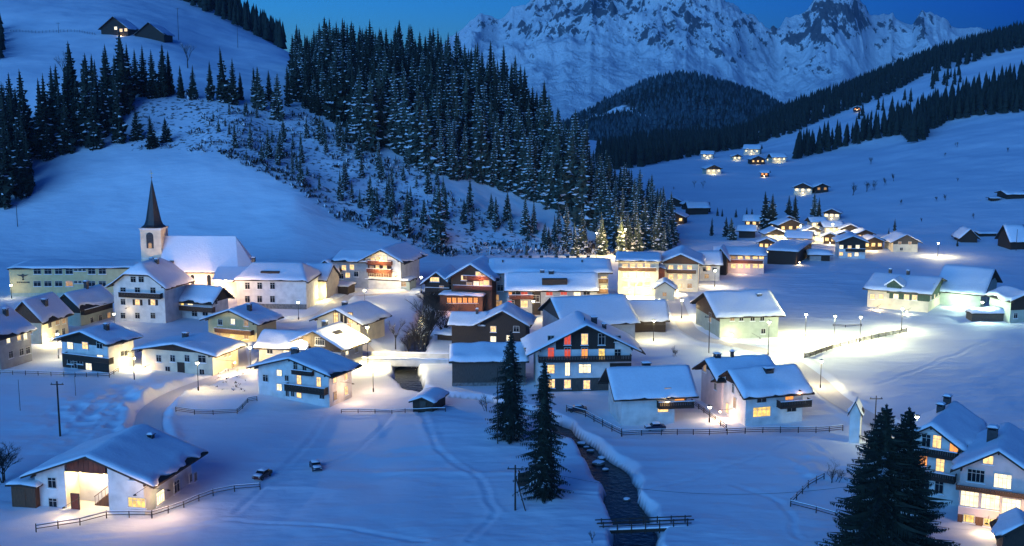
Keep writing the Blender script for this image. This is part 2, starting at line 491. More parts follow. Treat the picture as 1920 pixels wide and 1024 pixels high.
def in_poly(px, py, poly):
    r = np.zeros(np.shape(px), bool); n = len(poly)
    for i in range(n):
        x0, y0 = poly[i]; x1, y1 = poly[(i + 1) % n]
        if y0 == y1: continue
        c = ((y0 > py) != (y1 > py)) & (px < (x1 - x0) * (py - y0) / (y1 - y0) + x0)
        r ^= c
    return r

# ------------------------------------------------------------------ ground
m, t, b = nodes_of('snow_ground')
geo = N(t, 'ShaderNodeNewGeometry')
def nz(scale, detail=6, src=None, stretch=None):
    n = N(t, 'ShaderNodeTexNoise'); n.inputs['Scale'].default_value = scale; n.inputs['Detail'].default_value = detail
    s = src or geo.outputs['Position']
    if stretch:
        mp = N(t, 'ShaderNodeMapping'); mp.inputs['Scale'].default_value = stretch
        t.links.new(s, mp.inputs[0]); s = mp.outputs[0]
    t.links.new(s, n.inputs[0]); return n
n1 = nz(0.05); n2 = nz(0.9, 8); n3 = nz(0.22, 6, None, (1.0, 2.4, 1.0))
r1 = ramp(t, n1.outputs[0], [(0.3, (0.84, 0.86, 0.90)), (0.7, (0.75, 0.78, 0.83))])
at_n = N(t, 'ShaderNodeAttribute'); at_n.attribute_name = 'scrub'
sep = N(t, 'ShaderNodeSeparateColor'); t.links.new(at_n.outputs['Color'], sep.inputs[0])
n4 = nz(0.55, 10)
ad = N(t, 'ShaderNodeMath', operation='ADD'); t.links.new(n4.outputs[0], ad.inputs[0])
mu = N(t, 'ShaderNodeMath', operation='MULTIPLY'); t.links.new(sep.outputs[0], mu.inputs[0]); mu.inputs[1].default_value = 0.25
t.links.new(mu.outputs[0], ad.inputs[1])
r2 = ramp(t, ad.outputs[0], [(0.78, 0.0), (0.90, 1.0)])
mx = N(t, 'ShaderNodeMix'); mx.data_type = 'RGBA'
t.links.new(r2.outputs[0], mx.inputs[0]); t.links.new(r1.outputs[0], mx.inputs[6])
mx.inputs[7].default_value = (0.06, 0.055, 0.05, 1)          # bare rock, earth and twigs between the snow
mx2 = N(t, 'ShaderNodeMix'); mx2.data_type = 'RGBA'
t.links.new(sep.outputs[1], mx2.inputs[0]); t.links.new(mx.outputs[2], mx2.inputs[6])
mx2.inputs[7].default_value = (0.03, 0.03, 0.028, 1)         # stream bed, hill forest floor, painted shade under the spur wood
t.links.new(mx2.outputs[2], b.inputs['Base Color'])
b.inputs['Roughness'].default_value = 0.75
b.inputs['Specular IOR Level'].default_value = 0.2
b1 = N(t, 'ShaderNodeBump'); b1.inputs['Strength'].default_value = 0.45; b1.inputs['Distance'].default_value = 0.5; t.links.new(n3.outputs[0], b1.inputs['Height'])
b2 = N(t, 'ShaderNodeBump'); b2.inputs['Strength'].default_value = 0.35; b2.inputs['Distance'].default_value = 0.12; t.links.new(n2.outputs[0], b2.inputs['Height']); t.links.new(b1.outputs[0], b2.inputs['Normal'])
t.links.new(b2.outputs[0], b.inputs['Normal'])

SCRUB = [(245, 190), (330, 172), (420, 200), (560, 205), (680, 280), (790, 320), (850, 372), (960, 415), (1020, 425), (1150, 462), (1180, 480), (850, 478), (780, 445), (700, 420), (640, 398), (560, 338), (430, 290), (330, 282), (250, 276)]
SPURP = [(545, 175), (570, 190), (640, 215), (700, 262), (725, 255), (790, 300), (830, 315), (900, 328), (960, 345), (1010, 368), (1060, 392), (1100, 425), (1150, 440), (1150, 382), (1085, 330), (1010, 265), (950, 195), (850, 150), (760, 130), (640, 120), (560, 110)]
_a = np.linspace(-0.72, 0.72, 620)
_y = np.concatenate([np.linspace(40, 120, 40)[:-1], np.geomspace(120, 440, 560)[:-1], np.geomspace(440, 1490, 300)])
A, Y = np.meshgrid(_a, _y, indexing='ij')
X = A * Y
Z = height(X, Y)
PX, PY = proj(X, Y, Z)
scr = in_poly(PX + 14 * fbm(X / 12, Y / 12, 3), PY + 10 * fbm(X / 9, Y / 9 + 50, 3), SCRUB).astype(float)
dr, wr = polydist(X, Y, RIVER, RIVER_W)
bed = np.clip((-0.95 - Z) / 0.5, 0, 1) * (dr < wr + 2.5)
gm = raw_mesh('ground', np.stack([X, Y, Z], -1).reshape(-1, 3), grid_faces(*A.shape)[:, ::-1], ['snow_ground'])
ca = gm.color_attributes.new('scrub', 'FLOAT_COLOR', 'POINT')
cc = np.zeros((A.size, 4), np.float32); cc[:, 0] = scr.ravel(); wood_shade = in_poly(PX + 8 * fbm(X / 9, Y / 9, 3), PY + 8 * fbm(X / 9, Y / 9 + 30, 3), SPURP) * 0.8  # shade on the snow under the spur wood, painted as dark ground
cc[:, 1] = np.maximum(bed, wood_shade).ravel(); cc[:, 3] = 1
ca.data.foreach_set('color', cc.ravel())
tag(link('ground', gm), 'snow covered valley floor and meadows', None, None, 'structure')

# river
m, t, b = nodes_of('stream_water')
b.inputs['Base Color'].default_value = (0.010, 0.011, 0.010, 1); b.inputs['Roughness'].default_value = 0.22; b.inputs['Specular IOR Level'].default_value = 0.16
geo = N(t, 'ShaderNodeNewGeometry')
n1 = N(t, 'ShaderNodeTexNoise'); n1.inputs['Scale'].default_value = 1.1; n1.inputs['Detail'].default_value = 5; t.links.new(geo.outputs['Position'], n1.inputs[0])
bp = N(t, 'ShaderNodeBump'); bp.inputs['Strength'].default_value = 0.6; bp.inputs['Distance'].default_value = 0.25; t.links.new(n1.outputs[0], bp.inputs['Height']); t.links.new(bp.outputs[0], b.inputs['Normal'])
vs = []; 
seg = []
for i in range(len(RIVER) - 1):
    for u in np.linspace(0, 1, 8, endpoint=False): seg.append(RIVER[i] * (1 - u) + RIVER[i + 1] * u)
seg = np.array(seg)
tg = np.gradient(seg, axis=0); tg /= np.linalg.norm(tg, axis=1)[:, None]
nr = np.stack([-tg[:, 1], tg[:, 0]], 1)
lv = np.stack([seg + nr * 4.4, seg - nr * 4.4], 1)
wv = np.concatenate([lv, np.full(lv.shape[:2] + (1,), -1.45)], -1).reshape(-1, 3)
tag(link('stream', raw_mesh('stream', wv, grid_faces(len(seg), 2), ['stream_water'])), 'dark open mountain stream between snowy banks', None, None, 'structure')

# trodden snow roads
snow_mat('road_snow', 0.10, [(0.8, 0.5), (4.0, 0.5)], (0.66, 0.62, 0.62))
for nm, (pl, w) in ROADS.items():
    seg = []
    for i in range(len(pl) - 1):
        L = np.linalg.norm(pl[i + 1] - pl[i])
        for u in np.linspace(0, 1, max(2, int(L / 0.8)), endpoint=False): seg.append(pl[i] * (1 - u) + pl[i + 1] * u)
    seg = np.array(seg)
    ks = np.ones(9) / 9
    seg = np.stack([np.convolve(np.pad(seg[:, i], 4, mode='edge'), ks, mode='valid') for i in (0, 1)], 1)
    tg = np.gradient(seg, axis=0); tg /= np.linalg.norm(tg, axis=1)[:, None]
    nr = np.stack([-tg[:, 1], tg[:, 0]], 1)
    offs = np.linspace(-w / 2, w / 2, 13)
    P = seg[:, None, :] + nr[:, None, :] * offs[None, :, None]
    rut = -0.05 * np.exp(-((np.abs(offs) - 0.8) / 0.28) ** 2)
    zz = height(P[..., 0], P[..., 1])
    if nm == 'village_road':   # carried by the bridge over the stream
        dd = polydist(P[..., 0], P[..., 1], RIVER); zz = np.where(dd < 5.5, np.maximum(zz, -0.12), zz)
    zz = zz + 0.10 + rut[None, :] + 0.02 * vnoise(P[..., 0] * 1.7, P[..., 1] * 1.7)
    tag(link(nm, raw_mesh(nm, np.concatenate([P, zz[..., None]], -1).reshape(-1, 3), grid_faces(len(seg), 13), ['road_snow'])), 'snow packed lane with two wheel ruts', None, None, 'structure')

# ------------------------------------------------------------------ mountains
m, t, b = nodes_of('alpine_rock_and_snow')
geo = N(t, 'ShaderNodeNewGeometry')
sx = N(t, 'ShaderNodeSeparateXYZ'); t.links.new(geo.outputs['Normal'], sx.inputs[0])
at_n = N(t, 'ShaderNodeAttribute'); at_n.attribute_name = 'rock'
n1 = N(t, 'ShaderNodeTexNoise'); n1.inputs['Scale'].default_value = 0.024; n1.inputs['Detail'].default_value = 12; n1.inputs['Roughness'].default_value = 0.70
mpm = N(t, 'ShaderNodeMapping'); mpm.inputs['Scale'].default_value = (1.0, 0.6, 0.7); mpm.inputs['Rotation'].default_value = (0, math.radians(24), 0); t.links.new(geo.outputs['Position'], mpm.inputs[0]); t.links.new(mpm.outputs[0], n1.inputs[0])
ad = N(t, 'ShaderNodeMath', operation='MULTIPLY_ADD'); t.links.new(n1.outputs[0], ad.inputs[0]); ad.inputs[1].default_value = 1.7; t.links.new(at_n.outputs['Fac'], ad.inputs[2])
sb_ = N(t, 'ShaderNodeMath', operation='SUBTRACT'); t.links.new(ad.outputs[0], sb_.inputs[0]); sb_.inputs[1].default_value = 0.60
r1 = ramp(t, sb_.outputs[0], [(0.62, 0.0), (0.66, 1.0)])
n2 = N(t, 'ShaderNodeTexNoise'); n2.inputs['Scale'].default_value = 0.004; n2.inputs['Detail'].default_value = 5; t.links.new(geo.outputs['Position'], n2.inputs[0])
r2 = ramp(t, n2.outputs[0], [(0.3, (0.94, 0.95, 0.96)), (0.7, (0.86, 0.88, 0.91))])
mx = N(t, 'ShaderNodeMix'); mx.data_type = 'RGBA'; t.links.new(r1.outputs[0], mx.inputs[0]); t.links.new(r2.outputs[0], mx.inputs[6]); mx.inputs[7].default_value = (0.13, 0.135, 0.15, 1)
t.links.new(mx.outputs[2], b.inputs['Base Color']); b.inputs['Roughness'].default_value = 0.85; b.inputs['Specular IOR Level'].default_value = 0.1
bp = N(t, 'ShaderNodeBump'); bp.inputs['Strength'].default_value = 1.0; bp.inputs['Distance'].default_value = 30; t.links.new(n1.outputs[0], bp.inputs['Height']); t.links.new(bp.outputs[0], b.inputs['Normal'])

CREST = [(-2200, 60), (-600, 120), (400, 130), (780, 125), (850, 66), (880, 40), (915, 22), (935, 24), (960, 12), (990, 0), (1020, -22), (1060, -48), (1110, -60), (1150, -50), (1180, -34),
         (1230, -30), (1290, -46), (1340, -20), (1380, 18), (1425, 46), (1455, 42), (1490, 22), (1512, 8), (1532, -14), (1560, -36), (1590, -28), (1612, -2), (1632, 24),
         (1650, 30), (1685, 30), (1712, 40), (1730, 16), (1745, 18), (1765, 38), (1800, 42), (1850, 46), (1870, 54), (1960, 60), (2300, 40), (3600, 60), (5000, 80)]
cx = np.array([c[0] for c in CREST], float); cy = np.array([c[1] for c in CREST], float)
na, nr_ = 520, 200
pxs = np.concatenate([np.linspace(-700, 780, 50)[:-1], np.linspace(780, 2000, 520), np.linspace(2000, 2700, 32)[1:]])
D0, D1 = 2900.0, 5200.0
aa = (pxs - 960) / F * (CT - 0.06 * ST)
crow = np.interp(pxs, cx, cy) - 9.0 * (ridged(pxs / 26.0, pxs * 0 + 3.3, 4) - 0.8)
ztop = CAMH - D1 * np.array([t_of(p) for p in crow])
U = np.linspace(0, 1.08, 440)
AA, UU = np.meshgrid(aa, U, indexing='ij')
Ym = D0 + (D1 - D0) * UU
Xm = AA * Ym
ZT = np.repeat(ztop[:, None], len(U), 1)
up = np.clip(UU, 0, 1)
prof = 0.10 * up + 0.90 * up ** 1.75
zb = -60.0
Zm = zb + (ZT - zb) * prof
Zm = np.where(UU > 1, ZT - (UU - 1) * 2600, Zm)
env = np.clip(up * 1.25, 0, 1) * np.clip((1.0 - up) / 0.12, 0.0, 1)
gul = ridged(Xm / 620 + 0.22 * fbm(Xm / 300, Ym / 300, 3), Ym / 900, 6, 0.52)
Zm = Zm + (gul - 0.95) * (45 + 75 * np.clip((up - .3) / .4, 0, 1)) * env + fbm(Xm / 160, Ym / 160, 5, 0.55) * 30 * env
spur = ridged(Xm / 230 + 5.1, Ym / 420 + 2.2, 5, 0.55)
Zm = Zm + (spur - 0.9) * 60 * np.clip((up - 0.45) / 0.3, 0, 1) * np.clip((1.03 - up) / 0.1, 0, 1)
dzdy = np.gradient(Zm, axis=1) / np.gradient(Ym, axis=1)
dzdx = np.gradient(Zm, axis=0) / np.maximum(np.gradient(Xm, axis=0), 1)
slope = np.hypot(dzdx, dzdy)
PXm = np.repeat(pxs[:, None], len(U), 1)
PYm = 512 + F * ((CAMH - Zm) * CT - Ym * ST) / (Ym * CT + (CAMH - Zm) * ST)
zone = np.zeros_like(PXm)   # rock bands where the photograph shows them
for (rx, ry, sx_, sy_, am) in [(1080, 20, 90, 22, .34), (1050, 60, 55, 14, .36), (930, 45, 45, 10, .34), (985, 60, 20, 14, .22), (1200, 60, 36, 20, .34), (1290, 30, 55, 30, .36), (1245, 80, 45, 18, .28), (1330, 80, 40, 30, .3),
                               (1570, 15, 45, 30, .46), (1520, 40, 30, 30, .32), (1595, 45, 34, 24, .34), (1545, 75, 40, 22, .26), (1660, 60, 26, 26, .26), (1730, 40, 30, 26, .34), (1530, 130, 36, 13, .34), (1690, 110, 26, 9, .3), (1470, 70, 40, 16, .3), (1400, 55, 50, 22, .28), (1150, 10, 60, 25, .3), (1380, 110, 40, 14, .2)]:
    zone = zone + am * np.exp(-((PXm - rx) / sx_) ** 2 - ((PYm - ry) / sy_) ** 2)
rockv = 0.10 + np.clip(zone, 0, 0.45) * 0.68 + np.clip((slope - 0.75) * 0.25, -0.10, 0.10) * np.clip((up - 0.35) / 0.3, 0, 1)
mm = raw_mesh('mountain', np.stack([Xm, Ym, Zm], -1).reshape(-1, 3), grid_faces(*Xm.shape)[:, ::-1], ['alpine_rock_and_snow'])
fa = mm.attributes.new('rock', 'FLOAT', 'POINT'); fa.data.foreach_set('value', rockv.astype(np.float32).ravel())
tag(link('mountains', mm), 'snowy rock faced alpine mountain range', None, None, 'structure')

# wooded middle hill
mat('forest_floor', (0.10, 0.105, 0.11), (0.03, 0.032, 0.034), scale=0.03, detail=8, rough=0.95)
HILL = [(300, 420), (760, 330), (960, 262), (1060, 224), (1110, 204), (1160, 181), (1215, 152), (1250, 142), (1280, 138), (1320, 142), (1380, 160), (1420, 176), (1470, 198), (1560, 215), (1800, 240), (2300, 260)]
pxh = np.linspace(560, 2000, 260)
rowh = np.interp(pxh, [h[0] for h in HILL], [h[1] for h in HILL])
H0, H1 = 1650.0, 2350.0
ah = (pxh - 960) / F * (CT + 0.0)
zth = CAMH - H1 * np.array([t_of(p) for p in rowh]) - 12
Uh = np.linspace(0, 1.3, 150)
AH, UH = np.meshgrid(ah, Uh, indexing='ij')
YH = H0 + (H1 - H0) * UH; XH = AH * YH
ZTH = np.repeat(zth[:, None], len(Uh), 1)
s_ = np.clip(UH, 0, 1); s_ = s_ ** 0.9
ZH = -40 + (ZTH + 40) * np.sin(s_ * math.pi / 2) ** 1.2
ZH = np.where(UH > 1, ZTH - (UH - 1) ** 2 * 900, ZH)
ZH = ZH + fbm(XH / 170, YH / 170, 4) * 11 * np.clip(UH * 3, 0, 1) * np.clip((1.15 - UH) / 0.3, 0.15, 1)
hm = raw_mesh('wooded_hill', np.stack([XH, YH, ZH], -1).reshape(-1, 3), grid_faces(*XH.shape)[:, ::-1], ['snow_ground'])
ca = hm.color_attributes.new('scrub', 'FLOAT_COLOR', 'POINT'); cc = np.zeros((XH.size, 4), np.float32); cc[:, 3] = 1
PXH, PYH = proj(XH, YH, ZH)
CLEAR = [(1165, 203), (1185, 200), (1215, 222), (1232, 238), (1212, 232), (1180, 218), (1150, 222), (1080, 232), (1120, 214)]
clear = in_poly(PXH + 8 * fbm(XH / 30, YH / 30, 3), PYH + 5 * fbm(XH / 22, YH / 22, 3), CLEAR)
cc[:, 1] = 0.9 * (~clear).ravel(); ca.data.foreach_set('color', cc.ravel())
tag(link('wooded_hill', hm), 'dark forested hill in front of the snowy mountains', None, None, 'structure')
# ------------------------------------------------------------------ houses
class House:
    """a house whose walls, roof, snow, windows ... are meshes of their own under one Empty"""
    def __init__(s, name, label, cat, ax, ay, side, yaw, fw, sw=None, dep=None, ey=0, ry=0, ridge='y', wall='plaster_white',
                 oe=0.9, og=0.9, hip=0.0, halfhip=None, gable=None, group=None, detail=2, of=None, base=None, root=None, wall_h=None,
                 snow=0.38, h=None, rise=None, roofm='wood_dark', low=0.6, slices=None, rootname='wing', ogl=None, ogr=None):
        p = at(ax, ay); s.sc = scale_at(p)
        psi = math.radians(yaw); c, sn = math.cos(psi), math.sin(psi)
        a = p.x / p.y
        s.w = fw / (s.sc * (c - a * sn)) if fw > 0 else -fw
        if sw is not None:
            f = (-sn - a * c) if side == 'R' else (sn + a * c)
            s.dep = sw / (s.sc * max(f, 0.12))
        else:
            s.dep = dep
        s.c, s.s = c, sn
        off = s.w if side == 'R' else 0.0
        s.o = Vector((p.x - off * c, p.y - off * sn, p.z))
        s.yaw = psi
        if h is None: h = CAMH - p.y * t_of(ey) - p.z - (0.15 if snow > 0 else 0)
        s.h = h
        if ridge == 'y':
            q = s.world(s.w / 2, 0, 0)
        else:
            q = s.world(s.w / 2, s.dep / 2, 0)
        if rise is None: rise = CAMH - q.y * t_of(ry) - p.z - h - (0.50 if snow > 0 else 0)
        s.rise = max(rise, 0.15)
        s.ridge = ridge; s.P = s.w if ridge == 'y' else s.dep; s.Q = s.dep if ridge == 'y' else s.w
        s.oe, s.og, s.hip, s.halfhip = oe, og, hip, halfhip
        s.ogl = og if ogl is None else ogl; s.ogr = og if ogr is None else ogr   # gable overhang at low q / high q
        s.thick = random.uniform(.75, 1.35); s.detail = detail; s.snow_t = snow; s.low = low
        if root is None:
            s.root = thing(name, s.o, psi, label, cat, group)
        else:
            s.root = bpy.data.objects.new(rootname, None); COL.objects.link(s.root); s.root.parent = root.root
            d = s.o - root.o
            s.root.location = (d.x * root.c + d.y * root.s, -d.x * root.s + d.y * root.c, d.z)
            s.root.rotation_euler = (0, 0, psi - root.yaw)
        s.walls(wall, slices)
        if gable: s.gables(gable)
        s.roof(roofm)
    def world(s, x, y, z):
        return Vector((s.o.x + x * s.c - y * s.s, s.o.y + x * s.s + y * s.c, s.o.z + z))
    def local(s, v):
        d = v - s.o
        return Vector((d.x * s.c + d.y * s.s, -d.x * s.s + d.y * s.c, d.z))
    def zr(s, p, q):
        """underside of the roof over (p across, q along the ridge)"""
        sl = s.rise / (s.P / 2)
        z = s.h + sl * np.minimum(p, s.P - p)
        if s.hip:
            z = np.minimum(z, s.h + s.hip * np.minimum(q, s.Q - q))
        if s.halfhip:
            z = np.minimum(z, s.h + s.halfhip[0] * s.rise + s.halfhip[1] * (np.minimum(q, s.Q - q) + s.og))
        return z
    def xyz(s, p, q, z):
        return (p, q, z) if s.ridge == 'y' else (q, p, z)
    def walls(s, wall, slices):
        mb = MB(); P, Q = s.P, s.Q; ax = s.ridge
        lo = -s.low
        if s.hip:
            mb.box(0, s.w, 0, s.dep, lo, s.h + 0.02)
        elif s.halfhip:
            zt = s.h + s.halfhip[0] * s.rise; k = s.halfhip[0] * P / 2
            mb.prism([(0, lo), (P, lo), (P, s.h), (P - k, zt), (k, zt), (0, s.h)], ax, 0, Q)
        elif slices:
            sl = s.rise / (P / 2)
            for p0, p1, q0 in slices:
                poly = [(p0, lo), (p1, lo), (p1, s.h + sl * min(p1, P - p1))]
                if p0 < P / 2 < p1: poly.append((P / 2, s.h + s.rise))
                poly.append((p0, s.h + sl * min(p0, P - p0)))
                mb.prism(poly, ax, q0, Q)
        else:
            mb.prism([(0, lo), (P, lo), (P, s.h), (P / 2, s.h + s.rise), (0, s.h)], ax, 0, Q)
        s.wall = mb.build('wall', wall, s.root)
    def gables(s, spec):
        """timber boarding over the gable ends: (material, height of its lower edge, 'low'/'both')"""
        m, z0 = spec[0], spec[1]
        P = s.P; sl = s.rise / (P / 2); e = 0.06
        if z0 >= s.h:
            k = (z0 - s.h) / sl
            poly = [(k, z0), (P - k, z0), (P / 2, s.h + s.rise)]
        else:
            poly = [(0, z0), (P, z0), (P, s.h), (P / 2, s.h + s.rise), (0, s.h)]
        ins = spec[3] if len(spec) > 3 else 0
        if ins:
            zc = s.h + sl * ins
            poly = [(ins, z0), (P - ins, z0), (P - ins, zc), (P / 2, s.h + s.rise), (ins, zc)]
        ends = [(-e, 0.0)] + ([(s.Q, s.Q + e)] if len(spec) < 3 or spec[2] == 'both' else [])
        if len(spec) > 2 and spec[2] == 'high': ends = [(s.Q, s.Q + e)]
        for a0, a1 in ends:
            mb = MB(); mb.prism(poly, s.ridge, a0, a1)
            nb = int((P) / 1.0)
            for i in range(1, nb):       # cover battens
                p = P * i / nb
                zt = s.h + sl * min(p, P - p) - 0.05
                zl = z0
                if z0 >= s.h and zt <= z0 + 0.1: continue
                if ins and not ins < p < P - ins: continue
                c0, c1 = (a0 - 0.03, a0) if a0 < 0 else (a1, a1 + 0.03)
                x0, x1 = p - 0.05, p + 0.05
                if s.ridge == 'y': mb.box(x0, x1, c0, c1, zl, zt)
                else: mb.box(c0, c1, x0, x1, zl, zt)
            mb.build('gable_boarding', m, s.root)
    def grids(s, inset, n_p, n_q, thick, top):
        P, Q = s.P, s.Q
        hipd = bool(s.hip)
        e0 = s.oe - inset; g0 = (s.oe if hipd else s.ogl) - inset; g1 = (s.oe if hipd else s.ogr) - inset
        p = np.concatenate([np.linspace(-e0, P / 2, n_p // 2 + 1), np.linspace(P / 2, P + e0, n_p // 2 + 1)[1:]])
        q = np.linspace(-g0, Q + g1, n_q + 1)
        if hipd and s.Q > s.P:   # lines on the hips' ends
            k = s.rise / s.hip
            q = np.unique(np.concatenate([np.linspace(-g0, k, n_q // 3 + 1), np.linspace(k, Q - k, n_q // 3 + 1), np.linspace(Q - k, Q + g1, n_q // 3 + 1)]))
        PP, QQ = np.meshgrid(p, q, indexing='ij')
        return PP, QQ
    def shell(s, PP, QQ, z0, z1):
        n, m = PP.shape
        def pts(z): 
            return [s.xyz(PP[i, j], QQ[i, j], z[i, j]) for i in range(n) for j in range(m)]
        v = pts(z0) + pts(z1); k = n * m
        f = []
        for i in range(n - 1):
            for j in range(m - 1):
                a = i * m + j
                f.append((a, a + m, a + m + 1, a + 1)); f.append((k + a, k + a + 1, k + a + m + 1, k + a + m))
        rim = [i * m for i in range(n)] + [(n - 1) * m + j for j in range(1, m)] + [i * m + m - 1 for i in range(n - 2, -1, -1)] + [j for j in range(m - 2, 0, -1)]
        for i in range(len(rim)):
            a, b2 = rim[i], rim[(i + 1) % len(rim)]
            f.append((a, b2, k + b2, k + a))
        return v, f
    def roof(s, roofm):
        tk = 0.22
        nq = 14 if (s.hip or s.halfhip) else 1
        PP, QQ = s.grids(0, 14 if (s.hip or s.halfhip) else 2, nq, 0, 0)
        z0 = s.zr(PP, QQ) + 0.03
        mb = MB(); v, f = s.shell(PP, QQ, z0, z0 + tk); mb.add(v, f)
        if s.detail >= 2 and not s.hip:      # purlin ends under the gable overhang
            sl = s.rise / (s.P / 2)
            for fr in (0.0, 0.5, 1.0):
                p = s.P * fr; z = s.h + sl * min(p, s.P - p)
                if s.halfhip and fr == 0.5: continue
                pp = min(max(p, 0.14), s.P - 0.14)
                for q0, q1 in ((-s.ogl * 0.9, -0.04), (s.Q + 0.04, s.Q + s.ogr * 0.9)):
                    x0, x1 = pp - 0.09, pp + 0.09
                    if s.ridge == 'y': mb.box(x0, x1, q0, q1, z - 0.26, z - 0.02)
                    else: mb.box(q0, q1, x0, x1, z - 0.26, z - 0.02)
        s.roof_o = mb.build('roof', roofm, s.root)
        if s.snow_t <= 0: return
        d2 = s.detail >= 2
        PP, QQ = s.grids(0.06, 20 if d2 else 8, 22 if d2 else 8, 0, 0)
        zb = s.zr(PP, QQ) + 0.03 + tk
        zsm = zb.copy()
        # ridge softened, edges rounded off
        r = 0.35
        e = np.minimum(np.minimum(PP + s.oe, s.P + s.oe - PP), np.minimum(QQ + s.ogl, s.Q + s.ogr - QQ) if not s.hip else np.minimum(QQ + s.oe, s.Q + s.oe - QQ)) - 0.06
        edge = np.sqrt(np.clip(1 - (1 - np.clip(e / 0.35, 0, 1)) ** 2, 0, 1))
        W = np.array([[s.world(*s.xyz(PP[i, j], QQ[i, j], 0))[:2] for j in range(PP.shape[1])] for i in range(PP.shape[0])])
        nzv = vnoise(W[..., 0] / 1.9, W[..., 1] / 1.9)
        wob = fbm(W[..., 0] / 4.5, W[..., 1] / 4.5, 2)
        sag = 1 + 0.35 * np.clip(1 - np.minimum(PP + s.oe, s.P + s.oe - PP) / 2.2, 0, 1)
        zt = zsm + 0.03 + s.snow_t * s.thick * (0.3 + 0.7 * edge) * sag * (1 + 0.18 * nzv + 0.30 * wob)
        if not s.hip:
            zt = zt - 0.12 * np.exp(-((PP - s.P / 2) / 0.5) ** 2)
        # ragged hanging edge
        QQ2 = QQ.copy(); PP2 = PP.copy()
        jit = 0.30 * fbm(W[..., 0] / 1.1 + 7, W[..., 1] / 1.1, 2)
        PP2[0, :] += jit[0, :] - 0.05; PP2[-1, :] += jit[-1, :] + 0.05
        if s.detail >= 2 and not s.hip and random.random() < 0.6:     # snow that has slid off parts of the eaves
            sd = random.random() * 50
            for k_ in range(4):
                wk = max(0.0, 1 - k_ / 3.5)
                PP2[k_, :] += wk * 1.1 * np.clip(fbm(QQ[0, :] / 2.6 + sd, QQ[0, :] * 0 + sd, 2) - .05, 0, .9)
                PP2[-1 - k_, :] -= wk * 1.1 * np.clip(fbm(QQ[0, :] / 2.6 + sd, QQ[0, :] * 0 + sd + 9, 2) - .05, 0, .9)
            dzb = s.zr(PP2, QQ) + 0.03 + tk - zb; zb = zb + dzb; zt = zt + dzb
        mb = MB(); v, f = s.shell(PP2, QQ2, zb + 0.01, zt); mb.add(v, f)
        s.snow_o = mb.build('snow_cover', 'snow', s.roof_o, smooth=True)
    # --- things on the walls
    def face(s, f):
        return {'F': (Vector((0, 0, 0)), Vector((1, 0, 0)), Vector((0, -1, 0)), s.w), 'R': (Vector((s.w, 0, 0)), Vector((0, 1, 0)), Vector((1, 0, 0)), s.dep),
                'L': (Vector((0, s.dep, 0)), Vector((0, -1, 0)), Vector((-1, 0, 0)), s.dep), 'B': (Vector((s.w, s.dep, 0)), Vector((-1, 0, 0)), Vector((0, 1, 0)), s.w)}[f]
    def uv(s, f, px, py, off=0.0):
        """where the sight line through a photo pixel meets that wall: metres along it, metres up"""
        o, u, n, L = s.face(f)
        a, t = ray(px, py)
        wo = s.world(*(o + n * off)); wn = Vector((n.x * s.c - n.y * s.s, n.x * s.s + n.y * s.c, 0))
        d = Vector((a, 1, -t)); co = Vector((0, 0, CAMH))
        k = (wo - co).dot(wn) / d.dot(wn)
        q = s.local(co + d * k)
        return (q - o).dot(u), q.z
    def quad(s, f, u, v, w, h, d0, d1, mb, mi=0):
        o, uu, n, L = s.face(f)
        p = [o + uu * (u - w / 2), o + uu * (u + w / 2)]
        vs = []
        for dd in (d0, d1):
            for (pp, zz) in ((p[0], v - h / 2), (p[1], v - h / 2), (p[1], v + h / 2), (p[0], v + h / 2)):
                q = pp + n * dd; vs.append((q.x, q.y, zz))
        mb.add(vs, [(0, 1, 2, 3), (7, 6, 5, 4), (0, 4, 5, 1), (1, 5, 6, 2), (2, 6, 7, 3), (3, 7, 4, 0)], mi)
    def win(s, f, px, py, w=1.1, h=1.3, kind='glass_dark', frame='window_frame', off=0.0, name='window', shutters=None, sill=True):
        u, v = s.uv(f, px, py, off)
        L = s.face(f)[3]
        w = min(w, L * 0.9); u = min(max(u, w / 2 + 0.15), L - w / 2 - 0.15); v = max(v, h / 2 + 0.1)
        return s.winat(f, u, v, w, h, kind, frame, off, name, shutters, sill)
    def winat(s, f, u, v, w, h, kind, frame='window_frame', off=0.0, name='window', shutters=None, sill=True):
        mb = MB(); e = off
        s.quad(f, u, v, w, h, e - 0.02, e + 0.045, mb)
        o = mb.build(name, kind, s.root)
        if s.detail >= 1:
            mb = MB(); t = 0.085
            s.quad(f, u, v + h / 2 + t / 2, w + 2 * t, t, e - 0.02, e + 0.09, mb); s.quad(f, u, v - h / 2 - t / 2, w + 2 * t, t, e - 0.02, e + 0.10, mb)
            s.quad(f, u - w / 2 - t / 2, v, t, h, e - 0.02, e + 0.09, mb); s.quad(f, u + w / 2 + t / 2, v, t, h, e - 0.02, e + 0.09, mb)
            s.quad(f, u, v, 0.05, h, e + 0.045, e + 0.075, mb)
            if w > 1.8: 
                s.quad(f, u - w / 4, v, 0.05, h, e + 0.045, e + 0.075, mb); s.quad(f, u + w / 4, v, 0.05, h, e + 0.045, e + 0.075, mb)
            if h > 1.0: s.quad(f, u, v + h * 0.22, w, 0.05, e + 0.045, e + 0.072, mb)
            mb.build('frame', frame, o)
            if sill and s.detail >= 2:
                mb = MB(); s.quad(f, u, v - h / 2 - t - 0.05, w + 0.36, 0.09, e - 0.02, e + 0.2, mb); mb.build('sill', 'snow', o)
        if shutters:
            for sg in (-1, 1):
                mb = MB(); s.quad(f, u + sg * (w * 0.78 + 0.1), v, w * 0.5, h + 0.1, e - 0.02, e + 0.06, mb); mb.build('shutter', shutters, s.root)
        return o
